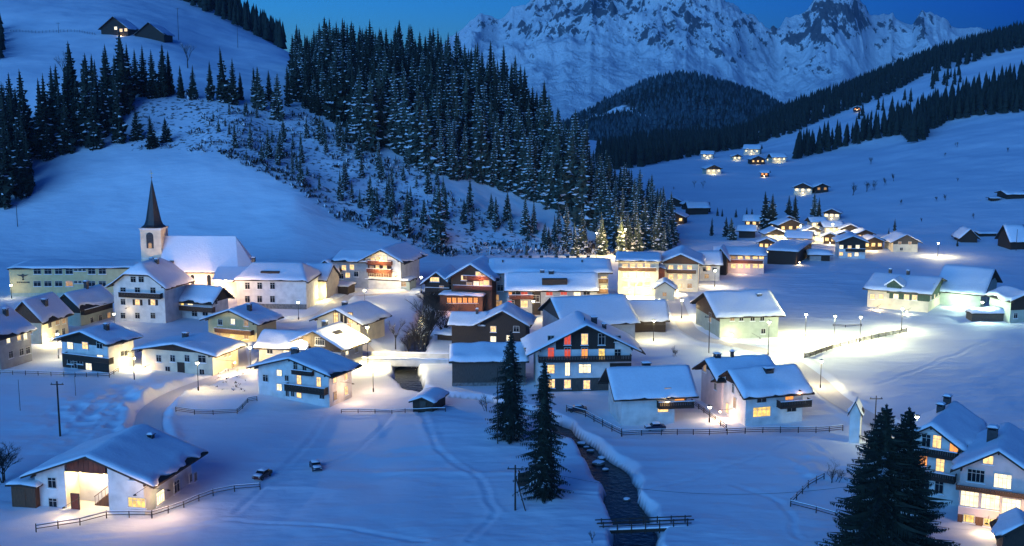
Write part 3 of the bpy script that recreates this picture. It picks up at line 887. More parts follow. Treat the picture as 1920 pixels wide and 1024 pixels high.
    def door(s, f, px, py_mid, w=1.1, h=2.1, m='wood_brown', kind=None):
        u, v = s.uv(f, px, py_mid)
        L = s.face(f)[3]; u = min(max(u, w / 2 + 0.2), L - w / 2 - 0.2); v = h / 2 + 0.02
        mb = MB(); s.quad(f, u, v, w, h, -0.02, 0.06, mb)
        for k in (-0.22, 0.22): s.quad(f, u + k * w, v - 0.2, w * 0.3, h * 0.5, 0.06, 0.085, mb)
        o = mb.build('door', kind or m, s.root)
        mb = MB(); s.quad(f, u, v + h / 2 + 0.06, w + 0.24, 0.12, -0.02, 0.12, mb); s.quad(f, u - w / 2 - 0.06, v, 0.12, h, -0.02, 0.12, mb); s.quad(f, u + w / 2 + 0.06, v, 0.12, h, -0.02, 0.12, mb)
        mb.build('frame', 'window_frame_dark', o)
        mb = MB(); s.quad(f, u + w * 0.4, v - 0.05, 0.05, 0.16, 0.085, 0.14, mb); mb.build('handle', 'metal_dark', o)
    def balcony(s, f, px0, px1, py, m='wood_dark', d=1.25, rail=1.0, brackets=True, snow=True):
        """py: pixel row of the balcony floor at its wall"""
        u0, z = s.uv(f, px0, py, d); u1, _ = s.uv(f, px1, py, d)
        u0, u1 = min(u0, u1), max(u0, u1)
        s.balc_at(f, u0, u1, z, m, d, rail, brackets, snow)
    def balc_at(s, f, u0, u1, z, m='wood_dark', d=1.25, rail=1.0, brackets=True, snow=True):
        uc, L = (u0 + u1) / 2, u1 - u0
        mb = MB()
        s.quad(f, uc, z - 0.08, L, 0.16, 0.0, d, mb)
        o = mb.build('balcony', m, s.root)
        mb = MB()
        s.quad(f, uc, z + rail, L + 0.1, 0.1, d - 0.06, d + 0.06, mb)
        s.quad(f, uc, z + 0.12, L, 0.08, d - 0.05, d + 0.03, mb)
        n = max(3, int(L / 0.28))
        for i in range(n):
            s.quad(f, u0 + L * (i + 0.5) / n, z + rail * 0.5, L / n * 0.86, rail - 0.12, d - 0.03, d + 0.02, mb)
        for u in (u0 + 0.03, u1 - 0.03):
            for k in range(4):
                s.quad(f, u, z + rail * 0.52, 0.05, rail - 0.1, d * (k + 0.08) / 4, d * (k + 0.92) / 4, mb)
            s.quad(f, u, z + rail, 0.1, 0.1, 0.0, d, mb)
        mb.build('railing', m, o)
        if snow:
            mb = MB(); s.quad(f, uc, z + rail + 0.09, L + 0.14, 0.1, d - 0.09, d + 0.09, mb); mb.build('snow_cover', 'snow', o)
    def chimney(s, fp, fq, hh=1.1, w=0.8, d=0.8, m='slate', cap=True):
        p = s.P * fp; q = s.Q * fq
        z = float(s.zr(np.array(p), np.array(q)))
        x, y, _ = s.xyz(p, q, 0)
        mb = MB(); mb.box(x - w / 2, x + w / 2, y - d / 2, y + d / 2, z - 0.3, z + 0.5 + hh)
        if cap:
            for sx in (-1, 1):
                for sy in (-1, 1):
                    mb.box(x + sx * (w / 2 - 0.08) - 0.07, x + sx * (w / 2 - 0.08) + 0.07, y + sy * (d / 2 - 0.08) - 0.07, y + sy * (d / 2 - 0.08) + 0.07, z + 0.5 + hh, z + 0.75 + hh)
            mb.box(x - w / 2 - 0.12, x + w / 2 + 0.12, y - d / 2 - 0.12, y + d / 2 + 0.12, z + 0.75 + hh, z + 0.83 + hh)
        o = mb.build('chimney', m, s.roof_o)
        if cap:
            top = z + 0.84 + hh
            mb = MB(); mb.add([(x - w / 2 - .1, y - d / 2 - .1, top), (x + w / 2 + .1, y - d / 2 - .1, top), (x + w / 2 + .1, y + d / 2 + .1, top), (x - w / 2 - .1, y + d / 2 + .1, top),
                               (x - w / 3, y - d / 3, top + .22), (x + w / 3, y - d / 3, top + .22), (x + w / 3, y + d / 3, top + .22), (x - w / 3, y + d / 3, top + .22)],
                              [(0, 3, 2, 1), (4, 5, 6, 7), (0, 1, 5, 4), (1, 2, 6, 5), (2, 3, 7, 6), (3, 0, 4, 7)])
            mb.build('snow_cap', 'snow', o)
    def plinth(s, hh=0.7, m='stone'):
        mb = MB(); e = 0.05
        mb.box(-e, s.w + e, -e, 0, -0.6, hh); mb.box(-e, s.w + e, s.dep, s.dep + e, -0.6, hh); mb.box(-e, 0, 0, s.dep, -0.6, hh); mb.box(s.w, s.w + e, 0, s.dep, -0.6, hh)
        mb.build('plinth', m, s.root)
    def band(s, f, z0, z1, m, u0=0.0, u1=None, d=0.05, name='boarding'):
        L = s.face(f)[3]; u1 = L if u1 is None else u1
        mb = MB(); s.quad(f, (u0 + u1) / 2, (z0 + z1) / 2, u1 - u0, z1 - z0, -0.02, d, mb)
        n = int((u1 - u0) / 0.9)
        for i in range(1, n): s.quad(f, u0 + (u1 - u0) * i / n, (z0 + z1) / 2, 0.07, z1 - z0, d, d + 0.03, mb)
        mb.build(name, m, s.root)
    def lamp(s, f, px, py, power, col=(1, .70, .38), off=1.0, size=0.35, bulb=True, m='lamp_warm', name='wall_or_fill_lamp'):
        u, v = s.uv(f, px, py, off)
        o, uu, n, L = s.face(f)
        p = o + uu * min(max(u, 0.1), L - 0.1) + n * off; p.z = max(v, 0.5)
        lamp_part(s.root, p, power, col, size, bulb, m, name, (o + uu * min(max(u, 0.1), L - 0.1), p))
        return s

HOUSE_K, STREET_K = 1.7, 2.1
def add_light(parent, p, power, col, size=0.3, name='lamp_light', spot=None):
    ld = bpy.data.lights.new(name, 'POINT')
    ld.energy = power; ld.color = col; ld.shadow_soft_size = size
    lo = bpy.data.objects.new(name, ld); COL.objects.link(lo)
    lo.parent = parent; lo.location = p
    return lo
def lamp_part(root, p, power, col, size, bulb, m, name, arm=None):
    mb = MB()
    if arm: mb.bar((arm[0].x, arm[0].y, p.z + 0.3), (p.x, p.y, p.z + 0.3), 0.03, 4)
    mb.lathe([(0.03, 0.32), (0.10, 0.28), (0.24, 0.20), (0.26, 0.17)], 8, p)
    o = mb.build(name, 'metal_dark', root)
    if bulb:  # without a bulb it is an unseen light, added for the facade
        mb = MB(); mb.lathe([(0.02, -0.16), (0.11, -0.11), (0.16, 0.0), (0.13, 0.12), (0.05, 0.17)], 8, p); mb.build('bulb', m, o)
    add_light(root, (p.x, p.y, p.z - 0.35), power * HOUSE_K, col, size)
WARM = (1, .70, .27); GREENW = (1.0, .97, .50); WHITE = (1, .83, .41); ROSE = (1, .64, .36); TEAL = (.75, 1.0, .72)
W = 'glow_warm'; WW = 'glow_white'; YY = 'glow_yellow'; DD = 'glass_dark'; DM = 'glow_dim'; RED = 'glow_red'; OR = 'glow_orange'

# ---- foreground farmhouse with the lit open bay
farm = House('farmhouse', 'white farmhouse with a brightly lit open bay under a red timber gable', 'farmhouse', 282, 968, 'R', -12, 217, sw=98, ey=902, ry=848, oe=1.3, og=1.1,
             slices=[(0, 4.3, 0), (4.3, 10.3, 3.0), (10.3, 15.2, 0)], snow=0.35)
fw_ = farm.w; sl_ = farm.rise / (farm.w / 2)
bay = MB()
zlo = 5.2
bay.prism([(4.6, zlo), (10.0, zlo), (10.0, farm.h + sl_ * (farm.w - 10.0) - .05), (farm.w / 2, farm.h + farm.rise - .05), (4.6, farm.h + sl_ * 4.6 - .05)], 'y', 0.02, 0.16)
for i in range(8): bay.box(4.9 + i * 0.68, 4.98 + i * 0.68, -0.02, 0.02, zlo, min(farm.h + sl_ * min(4.94 + i * .68, farm.w - 4.94 - i * .68) - .1, 9))
bay.build('gable_boarding', 'wood_red', farm.root)
b2 = MB(); b2.box(4.35, 10.25, 0.1, 3.0, zlo - 0.18, zlo); b2.build('bay_ceiling', 'wood_brown', farm.root)
b3 = MB(); b3.box(4.35, 10.25, -0.4, 2.99, -0.1, 0.06); b3.build('bay_floor', 'stone', farm.root)
st = MB()
for i in range(9): st.box(7.2 + i * 0.32, 7.55 + i * 0.32, 1.7, 2.9, 0, 0.3 + i * 0.26)
st.build('staircase', 'wood_brown', farm.root)
rl = MB(); rl.bar((7.2, 1.7, 1.3), (10.1, 1.7, 3.5), 0.05)
for i in range(6): rl.bar((7.3 + i * .5, 1.7, .3 + i * .42), (7.3 + i * .5, 1.7, 1.4 + i * .40), 0.03)
rl.build('stair_railing', 'wood_brown', farm.root)
farm.win('F', 98, 905, 1.1, 1.3, DD); farm.win('F', 100, 948, 1.1, 1.2, DD)
farm.door('F', 142, 948, 0.95, 2.1, 'wood_red')
farm.win('F', 257, 942, 2.3, 1.2, YY); farm.win('F', 249, 893, 0.9, 0.9, DD)
farm.win('R', 300, 932, 1.9, 1.6, WW); farm.win('R', 331, 912, 1.4, 1.5, DD); farm.win('R', 357, 896, 0.6, 1.0, DD); farm.win('R', 366, 894, 0.6, 1.0, DD); farm.win('R', 331, 883, 0.7, 0.6, DD)
farm.chimney(0.68, 0.8, 0.3, 0.7, 0.7)
lamp_part(farm.root, Vector((5.6, 1.4, 4.6)), 420, WARM, 0.3, True, 'lamp_warm', 'bay_lamp', (Vector((5.6, 1.4, 5)), Vector((5.6, 1.4, 4.6))))
lamp_part(farm.root, Vector((9.0, 1.4, 4.6)), 420, WARM, 0.3, True, 'lamp_warm', 'bay_lamp', (Vector((9.0, 1.4, 5)), Vector((9.0, 1.4, 4.6))))
farm.lamp('F', 262, 932, 230, ROSE, 3.2, bulb=False); farm.lamp('R', 312, 925, 260, ROSE, 2.6, bulb=False); farm.lamp('F', 120, 955, 90, ROSE, 3.5, bulb=False)
shed = House('lean_to', 'low brown timber lean-to with snow on top beside the farmhouse', 'shed', 68, 953, 'R', -12, 45, dep=5, ey=912, ry=904, wall='wood_brown', oe=0.5, og=0.5, detail=1)
shed.band('F', 0.1, 2.4, 'wood_brown', 0.3, 2.0)

# ---- village, west side of the stream
h = House('house', 'pale grey house cut off by the picture edge with four small lit windows', 'house', 2, 695, 'R', -16, 90, sw=62, ey=630, ry=588, wall='plaster_grey', oe=0.9)
for x, y, k in ((15, 637, WW), (35, 632, W), (47, 630, WW), (20, 665, DD), (40, 660, DD), (52, 657, DD)): h.win('R', x, y, 0.9 if k != DD else 1.1, 1.2, k)
h.chimney(0.7, 0.7)
h = House('house', 'cream house with brown gable and warm glow between it and its grey neighbour', 'house', 80, 646, 'R', -12, 58, sw=52, ey=598, ry=562, wall='plaster_cream', gable=('wood_brown', 4.5), oe=1.0)
for x, y, k in ((93, 608, DD), (107, 602, DM), (119, 600, DM), (107, 625, DD), (119, 622, DD)): h.win('R', x, y, 1.1, 1.4, k)
h.win('F', 55, 620, 1.2, 1.2, DM)
h.chimney(0.75, 0.45, 0.9, 1.0, 1.0)
h.lamp('R', 84, 640, 1300, WHITE, 2.2)
h = House('house', 'greenish house with timber balcony behind the cream house', 'house', 152, 612, 'R', -18, 48, sw=64, ey=575, ry=548, wall='plaster_green', gable=('wood_dark', 3.0), oe=1.0)
h.balcony('R', 160, 212, 590, 'wood_dark')
for x, y, k in ((168, 580, DD), (190, 576, DD), (172, 602, DD), (188, 598, DD), (204, 594, DM)): h.win('R', x, y, 1.0, 1.2, k)
h.chimney(0.5, 0.6)
school = House('school_building', 'long flat-roofed pale yellow school with two rows of dark windows and an emblem', 'school', 20, 556, 'L', 2, 262, dep=12, ey=504, ry=497, ridge='x', wall='plaster_yellow', oe=0.4, og=0.4, snow=0.3)
for x in (70, 90, 110, 130, 172, 192): school.win('F', x, 509, 1.75, 1.25, DD); school.win('F', x, 532, 1.75, 1.25, DD if x != 130 else DM)
for x in (142, 150, 158): school.win('F', x, 506, 0.7, 0.6, DD); school.win('F', x, 529, 0.7, 0.6, DD)
school.door('F', 172, 540, 2.6, 2.4, 'wood_dark')
school.band('F', -0.2, 0.9, 'plaster_green', 0, None, 0.05, 'plinth')
# emblem: spread dark bird, ball, and a dark scroll under it
mb = MB()
u, v = school.uv('F', 43, 518)
o_ = Vector((u, -0.06, v))
def flat(pts, y0=-0.14, y1=-0.02):
    n = len(pts)
    mb.add([(x, y0, z) for x, z in pts] + [(x, y1, z) for x, z in pts], [tuple(range(n)), tuple(range(2 * n - 1, n - 1, -1))] + [(k, n + k, n + (k + 1) % n, (k + 1) % n) for k in range(n)])
flat([(u - 1.5, v + .45), (u - .4, v + .35), (u - .15, v + .6), (u + .15, v + .6), (u + .4, v + .35), (u + 1.5, v + .45), (u + .9, v + .1), (u + .3, v - .05), (u + .15, v - .45), (u - .15, v - .45), (u - .3, v - .05), (u - .9, v + .1)])
mb.lathe([(0.05, -0.25), (0.25, -0.1), (0.25, 0.1), (0.05, 0.25)], 8, (u, -0.1, v - .8))
for k in range(7): mb.box(u - 1.65 + k * .48, u - 1.3 + k * .48, -0.1, -0.02, v - 1.75, v - 1.4)
mb.build('emblem', 'metal_dark', school.root)

h = House('guesthouse', 'white three-storey guesthouse with half-hipped roof and a dark balcony under the gable', 'guesthouse', 311, 606, 'R', -14, 96, sw=48, ey=536, ry=494, halfhip=(0.5, 1.0), oe=1.1, og=1.0, group=None)
for x, y, k in ((231, 545, DD), (258, 545, DD), (287, 545, DD), (231, 566, DD), (258, 567, W), (287, 567, W), (231, 592, DD), (258, 592, DD), (287, 592, DD), (250, 524, DD), (265, 524, DD)):
    h.win('F', x, y, 1.25 if y < 550 else 1.1, 1.4 if y < 560 and y > 530 else 1.25, k, shutters='wood_dark' if y == 567 else None)
h.balcony('F', 222, 300, 556, 'wood_dark'); h.chimney(0.6, 0.55, 0.8); h.chimney(0.4, 0.75, 0.6)
h.lamp('F', 236, 580, 60, WARM, 1.5, bulb=False)
h = House('house', 'white house with lit upper gallery and green-brown balcony beside the half-hipped guesthouse', 'house', 398, 600, 'R', -20, 92, sw=32, ey=563, ry=534, ridge='x', gable=('wood_dark', 4.0, 'high'), oe=1.2, og=1.1)
h.balcony('F', 312, 398, 579, 'wood_brown')
for x, y, k in ((322, 569, W), (340, 568, YY), (357, 567, WW), (375, 566, DM), (365, 588, DD), (385, 587, DD)): h.win('F', x, y, 1.4, 1.2, k)
h.door('F', 322, 590, 1.1, 2.0)
h.lamp('F', 330, 566, 130, WARM, 1.0, bulb=False)
h.win('R', 405, 566, .8, 1.0, DD)
h = House('house', 'yellow gabled house floodlit from below with a flower-box balcony', 'house', 482, 642, 'R', -22, 92, sw=38, ey=604, ry=578, wall='plaster_yellow', oe=1.3, og=1.2)
h.balcony('F', 402, 470, 622, 'wood_brown', rail=0.8)
for x, y, k in ((413, 604, DD), (437, 603, WW), (462, 606, DM), (410, 626, DM), (436, 626, YY), (462, 630, DM)): h.win('F', x, y, 1.0, 1.1, k)
h.lamp('F', 415, 640, 420, (1, .74, .30), 3.0); h.lamp('F', 450, 640, 320, (1, .74, .30), 3.0, bulb=False)
h.chimney(0.7, 0.4)
h = House('chalet', 'chalet with black timber front, four bright windows and a white side wall', 'chalet', 205, 699, 'R', -24, 88, sw=50, ey=643, ry=618, gable=('wood_dark', 5.0, 'low'), oe=1.2, og=1.2)
h.band('F', 0.0, 2.6, 'wood_dark', 0, None, 0.06)
h.balcony('F', 117, 204, 672, 'wood_dark', d=1.3)
for x, y, k in ((132, 648, WW), (160, 648, W), (187, 647, DD), (188, 672, WW), (132, 676, DD), (150, 676, DD), (167, 690, WW), (140, 692, DD)): h.win('F', x, y, 1.35, 1.25, k, off=0.06)
for x, y in ((230, 640), (229, 663), (236, 662)): h.win('R', x, y, 0.7, 0.9, DD)
h.chimney(0.68, 0.55, 0.9)
h.lamp('R', 252, 672, 800, WHITE, 2.6)
h = House('house', 'low wide pale house with black shallow gable and four dark upper windows', 'house', 400, 705, 'R', -18, 135, sw=50, ey=664, ry=641, wall='plaster_cream', gable=('wood_dark', 4.25, 'low'), oe=1.5, og=1.2)
for x, y in ((298, 672), (324, 672), (351, 672)): h.win('F', x, y, 1.0, 1.2, DD)
h.win('F', 379, 673, 1.6, 1.3, DD)
for x, y in ((315, 697), (379, 699)): h.win('F', x, y, 1.0, 1.0, DD)
h.door('F', 340, 696, 1.3, 2.0, 'wood_dark')
for x, y in ((422, 664), (430, 662), (437, 687)): h.win('R', x, y, 0.7, 1.0, DM)
h.chimney(0.42, 0.55, 0.6, 1.0, 0.8)
h.lamp('F', 272, 690, 170, ROSE, 1.5, bulb=False); h.lamp('R', 440, 680, 900, (1, .72, .45), 4.0)
h = House('manor', 'big plain white block with snowy hipped roof and three columns of small windows', 'manor house', 575, 580, 'R', -4, 131, dep=13, ey=524, ry=491, ridge='x', hip=1.15, wall='plaster_white', oe=0.7, snow=0.3)
for x in (464, 487, 511):
    h.win('F', x, 536, 1.1, 1.5, DD); h.win('F', x, 561, 1.1, 1.5, DD)
h.band('F', -0.2, 1.2, 'stone', 5.5, None, 0.06, 'plinth')
mb = MB()  # shed dormer
zz = float(h.zr(np.array(2.2), np.array(6))); mb.box(5.6, 10.2, 1.6, 4.4, zz - .6, zz + 0.75); d_ = mb.build('dormer', 'wood_dark', h.roof_o)
h.chimney(0.5, 0.15, 0.7); 
h = House('house', 'cream house pressed against the far wall of the white hipped block', 'house', 612, 560, 'R', -12, 46, dep=9, ey=524, ry=494, wall='plaster_cream', ridge='x', oe=0.6, og=0.5)
h.win('F', 592, 536, 1, 1.2, DD); h.win('F', 592, 553, 1.6, 1.0, DD)
h.lamp('F', 612, 545, 700, WHITE, 1.6)
# hotel with the lit gable
k = House('hotel', 'large hotel with one blazing timber gable front and a long dark wing', 'hotel', 752, 543, 'R', -16, 70, sw=0, dep=14, ey=484, ry=464, oe=1.8, og=1.6, wall='plaster_white', gable=('wood_brown', 6.9, 'low', 1.6)) if False else None
k = House('hotel', 'large hotel with one blazing timber gable front and a long dark wing', 'hotel', 752, 541, 'R', -16, 66, dep=14, ey=487, ry=465, oe=1.8, og=1.8, wall='plaster_white')
k.band('F', 2.8, 7.4, 'wood_brown', 0.3, k.w - 2.6)
for (x, y) in ((699, 488), (709, 486), (722, 484)): k.win('F', x, y, 1.0, 1.25, W, off=.06)
for (x, y) in ((697, 503), (708, 502), (722, 500)): k.win('F', x, y, 1.0, 1.2, W if x > 700 else DM, off=.06)
for (x, y) in ((697, 517), (710, 517), (724, 516), (740, 515)): k.win('F', x, y, 1.3, 1.2, WW)
k.balcony('F', 687, 733, 495, 'wood_red', 1.2, 0.9); k.balcony('F', 687, 733, 510, 'wood_red', 1.2, 0.9)
k.lamp('F', 712, 512, 700, WARM, 2.6, bulb=False); k.lamp('F', 742, 520, 450, (1, .8, .45), 3.0, bulb=False); k.lamp('F', 712, 486, 320, WARM, 2.2, bulb=False)
k2 = House('', '', '', 690, 541, 'R', -16, 62, dep=11, ey=489, ry=468, ridge='x', oe=1.2, og=0.5, wall='plaster_grey', root=k)
for (x, y, q) in ((645, 502, W), (660, 501, W), (652, 516, W), (668, 514, DD), (640, 518, DD)): k2.win('F', x, y, 1.2, 1.3, q)
k3 = House('', '', '', 632, 540, 'R', -16, 36, dep=12, ey=503, ry=486, oe=1.1, og=1.5, wall='plaster_white', root=k)
k4 = House('', '', '', 768, 545, 'R', -16, 84, dep=5, ey=527, ry=525, ridge='x', oe=0.4, og=0.3, wall='plaster_green', root=k)
for (x, y, q) in ((694, 536, OR), (708, 536, DM), (720, 536, WW), (732, 535, W), (745, 534, WW), (757, 533, DM)): k4.win('F', x, y, 1.3, 1.2, q)
h = House('garage', 'small dark flat hut below the hotel wing', 'garage', 652, 553, 'R', -14, 30, dep=5, ey=538, ry=534, ridge='x', wall='wood_dark', oe=0.4, og=0.4, detail=1)
h = House('house', 'cream gabled house with tall timber-framed attic glazing beside the bridge', 'house', 690, 642, 'R', -26, 92, sw=0, dep=10, ey=602, ry=576, wall='plaster_cream', oe=1.2, og=1.1) if False else None
h = House('house', 'cream gabled house with tall timber-framed attic glazing beside the bridge', 'house', 676, 648, 'R', -24, 82, dep=10, ey=604, ry=577, wall='plaster_cream', oe=1.3, og=1.1)
for x, k_ in ((630, DM), (641, DD), (648, DD), (657, DM)): h.win('F', x, 596, 1.0 if k_ == DM else 0.5, 2.2, W if k_ == DM else k_, frame='window_frame_dark')
h.win('F', 612, 612, 1, 1.2, DD); h.win('F', 655, 612, .9, 1.2, DM)
h.chimney(0.45, 0.35, 0.5, 1.0); h.lamp('F', 640, 618, 420, (1, .72, .30), 3.0, bulb=False)
h = House('house', 'low white house with snowy roof and two round-lit windows tucked behind dark gable', 'house', 572, 688, 'R', -10, 86, dep=8, ey=652, ry=620, ridge='x', wall='plaster_cream', oe=0.8)
for x, y, q in ((506, 657, DD), (537, 657, WW), (564, 657, WW)): h.win('F', x, y, 1.1, 1.2, q)
h = House('chalet', 'chalet with black timber gable and skylights just behind the white front house', 'chalet', 640, 692, 'R', -24, 92, sw=42, ey=650, ry=617, wall='plaster_grey', gable=('wood_dark', 3.2), oe=1.3, og=1.2)
h.win('F', 600, 640, 2.0, 1.4, DD, off=.06); h.win('R', 650, 660, .9, 1.1, WW); h.win('R', 668, 655, .9, 1.1, DD); h.win('F', 575, 660, 1, 1.1, DD, off=.06)
h.chimney(0.45, 0.5, 0.7, 1.0)
mb = MB(); sl = h.rise / (h.P / 2)
def skylight(H, p, q, w, d):
    z = float(H.zr(np.array(p), np.array(q))); sl = H.rise / (H.P / 2)
    m2 = MB(); pts = []
    for (pp, qq) in ((p - d / 2, q - w / 2), (p - d / 2, q + w / 2), (p + d / 2, q + w / 2), (p + d / 2, q - w / 2)):
        for dz in (0.45, 0.74): pts.append(H.xyz(pp, qq, float(H.zr(np.array(pp), np.array(qq))) + dz))
    m2.add(pts, [(0, 2, 4, 6), (7, 5, 3, 1), (0, 1, 3, 2), (2, 3, 5, 4), (4, 5, 7, 6), (6, 7, 1, 0)]); m2.build('skylight', 'slate', H.roof_o)
skylight(h, h.P * .74, h.Q * .45, 2.6, 0.9)
h = House('house', 'white two-storey house with dark balcony and lit windows beside the bridge road', 'house', 618, 764, 'R', -24, 136, sw=44, ey=700, ry=667, oe=1.5, og=1.3)
for x, y, q, w_, hh in ((554, 688, DD, .7, 1.7), (571, 690, DD, .7, 1.7), (498, 709, DD, 1.0, 1.1), (524, 699, WW, .95, 1.0), (538, 709, DD, .7, .9), (561, 712, W, .85, 1.5), (598, 716, W, .8, 1.6), (524, 726, WW, .95, 1.1), (561, 739, W, .9, 1.2), (539, 738, DD, .6, .9), (549, 738, DD, .6, .9), (604, 742, DD, .9, 1.0)):
    h.win('F', x, y, w_, hh, q)
h.balcony('F', 533, 608, 731, 'wood_dark'); h.balcony('F', 546, 584, 700, 'wood_dark', d=0.8, rail=0.6)
for x, y, q in ((627, 710, W), (648, 704, W), (628, 742, DM), (649, 732, W)): h.win('R', x, y, .9, 1.4, q)
h.chimney(0.42, 0.35, 0.7, 1.2, 0.8); h.lamp('R', 662, 722, 330, ROSE, 2.5, bulb=False)
h = House('hut', 'small dark timber hut with snowy saddle roof alone on the stream bank', 'hut', 812, 772, 'R', -16, 38, sw=24, ey=754, ry=741, wall='wood_dark', oe=0.5, og=0.6, detail=1)
h.door('F', 793, 765, 0.9, 1.6, 'wood_grey')

# ---- centre, east of the stream
g = House('restaurant', 'timber restaurant with two gables above a glowing red terrace', 'restaurant', 843, 577, 'R', -12, 46, dep=11, ey=530, ry=508, wall='wood_dark', oe=1.0, og=1.2)
g.win('F', 815, 524, 2.2, 1.0, W); g.win('F', 828, 540, 1.0, 1.0, DM); g.balcony('F', 797, 842, 546, 'wood_dark', 1.2, 0.9)
g2 = House('', '', '', 922, 583, 'R', -12, 76, dep=12, ey=521, ry=493, wall='wood_brown', oe=1.2, og=1.4, root=g)
for x, y, q in ((870, 521, W), (897, 514, W), (905, 514, DM), (912, 530, W), (893, 532, WW), (905, 532, W), (880, 534, DM)): g2.win('F', x, y, 1.3, 1.1, q)
g2.balcony('F', 850, 922, 541, 'wood_red', 1.3, 0.8); g2.balcony('F', 868, 920, 523, 'wood_red', 1.2, 0.8)
g2.lamp('F', 900, 524, 220, (1, .5, .25), 2.2, bulb=False)
g3 = House('', '', '', 905, 586, 'R', -12, 80, dep=4, ey=556, ry=553, ridge='x', wall='wood_brown', oe=0.5, og=0.4, root=g)
for x in (842, 852, 862, 872, 882, 892): g3.win('F', x, 563, 0.95, 1.2, OR if x % 20 else W, frame='wood_red')
g3.lamp('F', 850, 575, 200, (1, .46, .22), 3.0, bulb=False); g3.lamp('F', 890, 575, 260, (1, .52, .26), 3.0, bulb=False)
r = House('apartment_block', 'long apartment block with a straight snowy roof studded with dark vents', 'apartment block', 1140, 575, 'R', 0, 217, dep=12, ey=509, ry=484, ridge='x', wall='plaster_grey', oe=1.1, og=1.0)
for x in (955, 970, 985, 1043, 1060, 1080, 1098):
    q = int((x - 920) / 217 * 13) 
for fr in (.18, .25, .33, .43, .56, .66, .75, .84): r.chimney(0.56, fr, 0.75, 0.8, 0.6, cap=False)
for fr in (.09, .78): r.chimney(0.3, fr, 0.7, 0.35, 0.35, cap=False)
for x, y, q in ((930, 522, DD), (938, 540, DD), (930, 558, DM), (1132, 524, W), (1132, 541, W), (1132, 558, WW), (936, 575, DM)): r.win('F', x, y, 1.4, 1.4, q)
r.balcony('F', 1120, 1140, 549, 'wood_brown', 1.2, 0.9); r.balcony('F', 1120, 1140, 530, 'wood_brown', 1.2, 0.9)
r.lamp('F', 1136, 545, 500, WHITE, 3.5, bulb=False)
r2 = House('', '', '', 1118, 592, 'R', 0, 168, dep=8.5, ey=541, ry=511, ridge='x', wall='plaster_grey', oe=0.9, og=0.6, root=r)
for x, y, q in ((960, 549, OR), (983, 549, RED), (1030, 548, RED), (1057, 547, RED), (958, 570, RED), (983, 570, W), (1082, 548, WW), (1100, 547, DD), (1005, 560, DD)): r2.win('F', x, y, 1.5, 1.5, q)
r2.band('F', 0.2, 6.2, 'wood_dark', 1.2, 3.2); r2.band('F', 0.2, 6.2, 'wood_dark', 6.0, 8.0)
r2.balcony('F', 955, 1000, 560, 'wood_red', 1.1, 0.8)
r2.chimney(.45, .50, .5, 1.2, 0.9); r2.chimney(.5, .40, .3, 1.0, .8)
mb = MB(); zz = float(r2.zr(np.array(1.0), np.array(9))); mb.box(8.3, 14.2, 0.2, 4.0, zz - 0.4, zz + 1.6); mb.build('dormer', 'wood_dark', r2.roof_o)
h = House('chalet', 'dark timber cross-gabled chalet with a single lit upper window and two lit below', 'chalet', 985, 652, 'R', -8, 84, dep=7, ey=606, ry=579, wall='wood_dark', oe=1.2, og=1.3)
for x, y, q in ((925, 617, W), (925, 636, WW), (955, 634, WW), (968, 617, DD)): h.win('F', x, y, 1.1, 1.1, q)
h2 = House('', '', '', 905, 648, 'R', -8, 58, dep=7, ey=607, ry=583, ridge='x', wall='wood_dark', oe=1.0, og=0.8, root=h)
h2.chimney(.4, .75, .6, .5, .5)
h = House('garden_shed', 'little slanting snow-topped shed on the bank next to the dark chalet', 'shed', 862, 640, 'R', -20, 42, dep=3.5, ey=630, ry=624, ridge='x', wall='wood_dark', oe=0.5, og=0.5, detail=1)
h = House('barn', 'dark plank barn with a plain snowy roof between the stream and the firs', 'barn', 848, 724, 'L', 2, 138, dep=9, ey=676, ry=644, ridge='x', wall='wood_grey', oe=0.7, og=0.6)
h.plinth(0.6)
u_ = House('inn', 'big white inn with black gable, red and amber upper windows and a broad snowy roof', 'inn', 1010, 735, 'L', 4, 174, dep=10, ey=652, ry=604, gable=('wood_dark', 7.6, 'low', 3.0), oe=2.2, og=1.8)
for x, y, q in ((1064, 636, RED), (1096, 636, W), (1128, 636, DD), (1033, 662, RED), (1064, 662, RED), (1096, 662, OR), (1128, 664, YY), (1158, 665, DD), (1033, 635, DD), (1158, 635, DD)):
    u_.win('F', x, y, 1.05 if abs(x - 1096) > 40 or y > 650 else 1.1, 1.9 if 1040 < x < 1150 or y > 650 else 1.0, q, off=.06 if y < 650 and 1050 < x < 1140 else 0.0)
for x, y, q in ((1033, 692, W), (1092, 691, WW), (1101, 691, WW), (1034, 719, W), (1064, 720, W), (1100, 721, W)): u_.win('F', x, y, 1.2 if y < 700 else 1.1, 1.5, q, off=0 if y < 700 else .07)
u_.win('F', 1064, 692, .8, 2.3, WW)
u_.balcony('F', 1010, 1184, 679, 'wood_dark', 1.3, 0.9, snow=False)
u_.band('F', 0.0, 2.4, 'wood_grey', 0, None, .05); u_.band('F', 2.6, 5.0, 'wood_dark', 12.6, None)
u_.chimney(.62, .35, .9, 1.0, 1.0); u_.chimney(.72, .22, .7, .7, .7); u_.chimney(.5, .15, .5, .15, .15, cap=False)
v_ = House('barn', 'wide barn with the largest unbroken snow roof right behind the inn', 'barn', 1060, 652, 'L', 14, 132, sw=46, ey=608, ry=553, ridge='x', wall='plaster_grey', gable=('wood_grey', 5.0), oe=0.9, og=0.9)
v_.chimney(.6, .25, .3, .6, .6, cap=False); v_.chimney(.6, .75, .3, .6, .6, cap=False)
w_ = House('barn', 'low barn with green-black plank wall and pale roof next to the wide barn', 'barn', 1248, 623, 'R', 0, 92, dep=10, ey=597, ry=561, ridge='x', wall='wood_dark', oe=0.9, og=0.8)
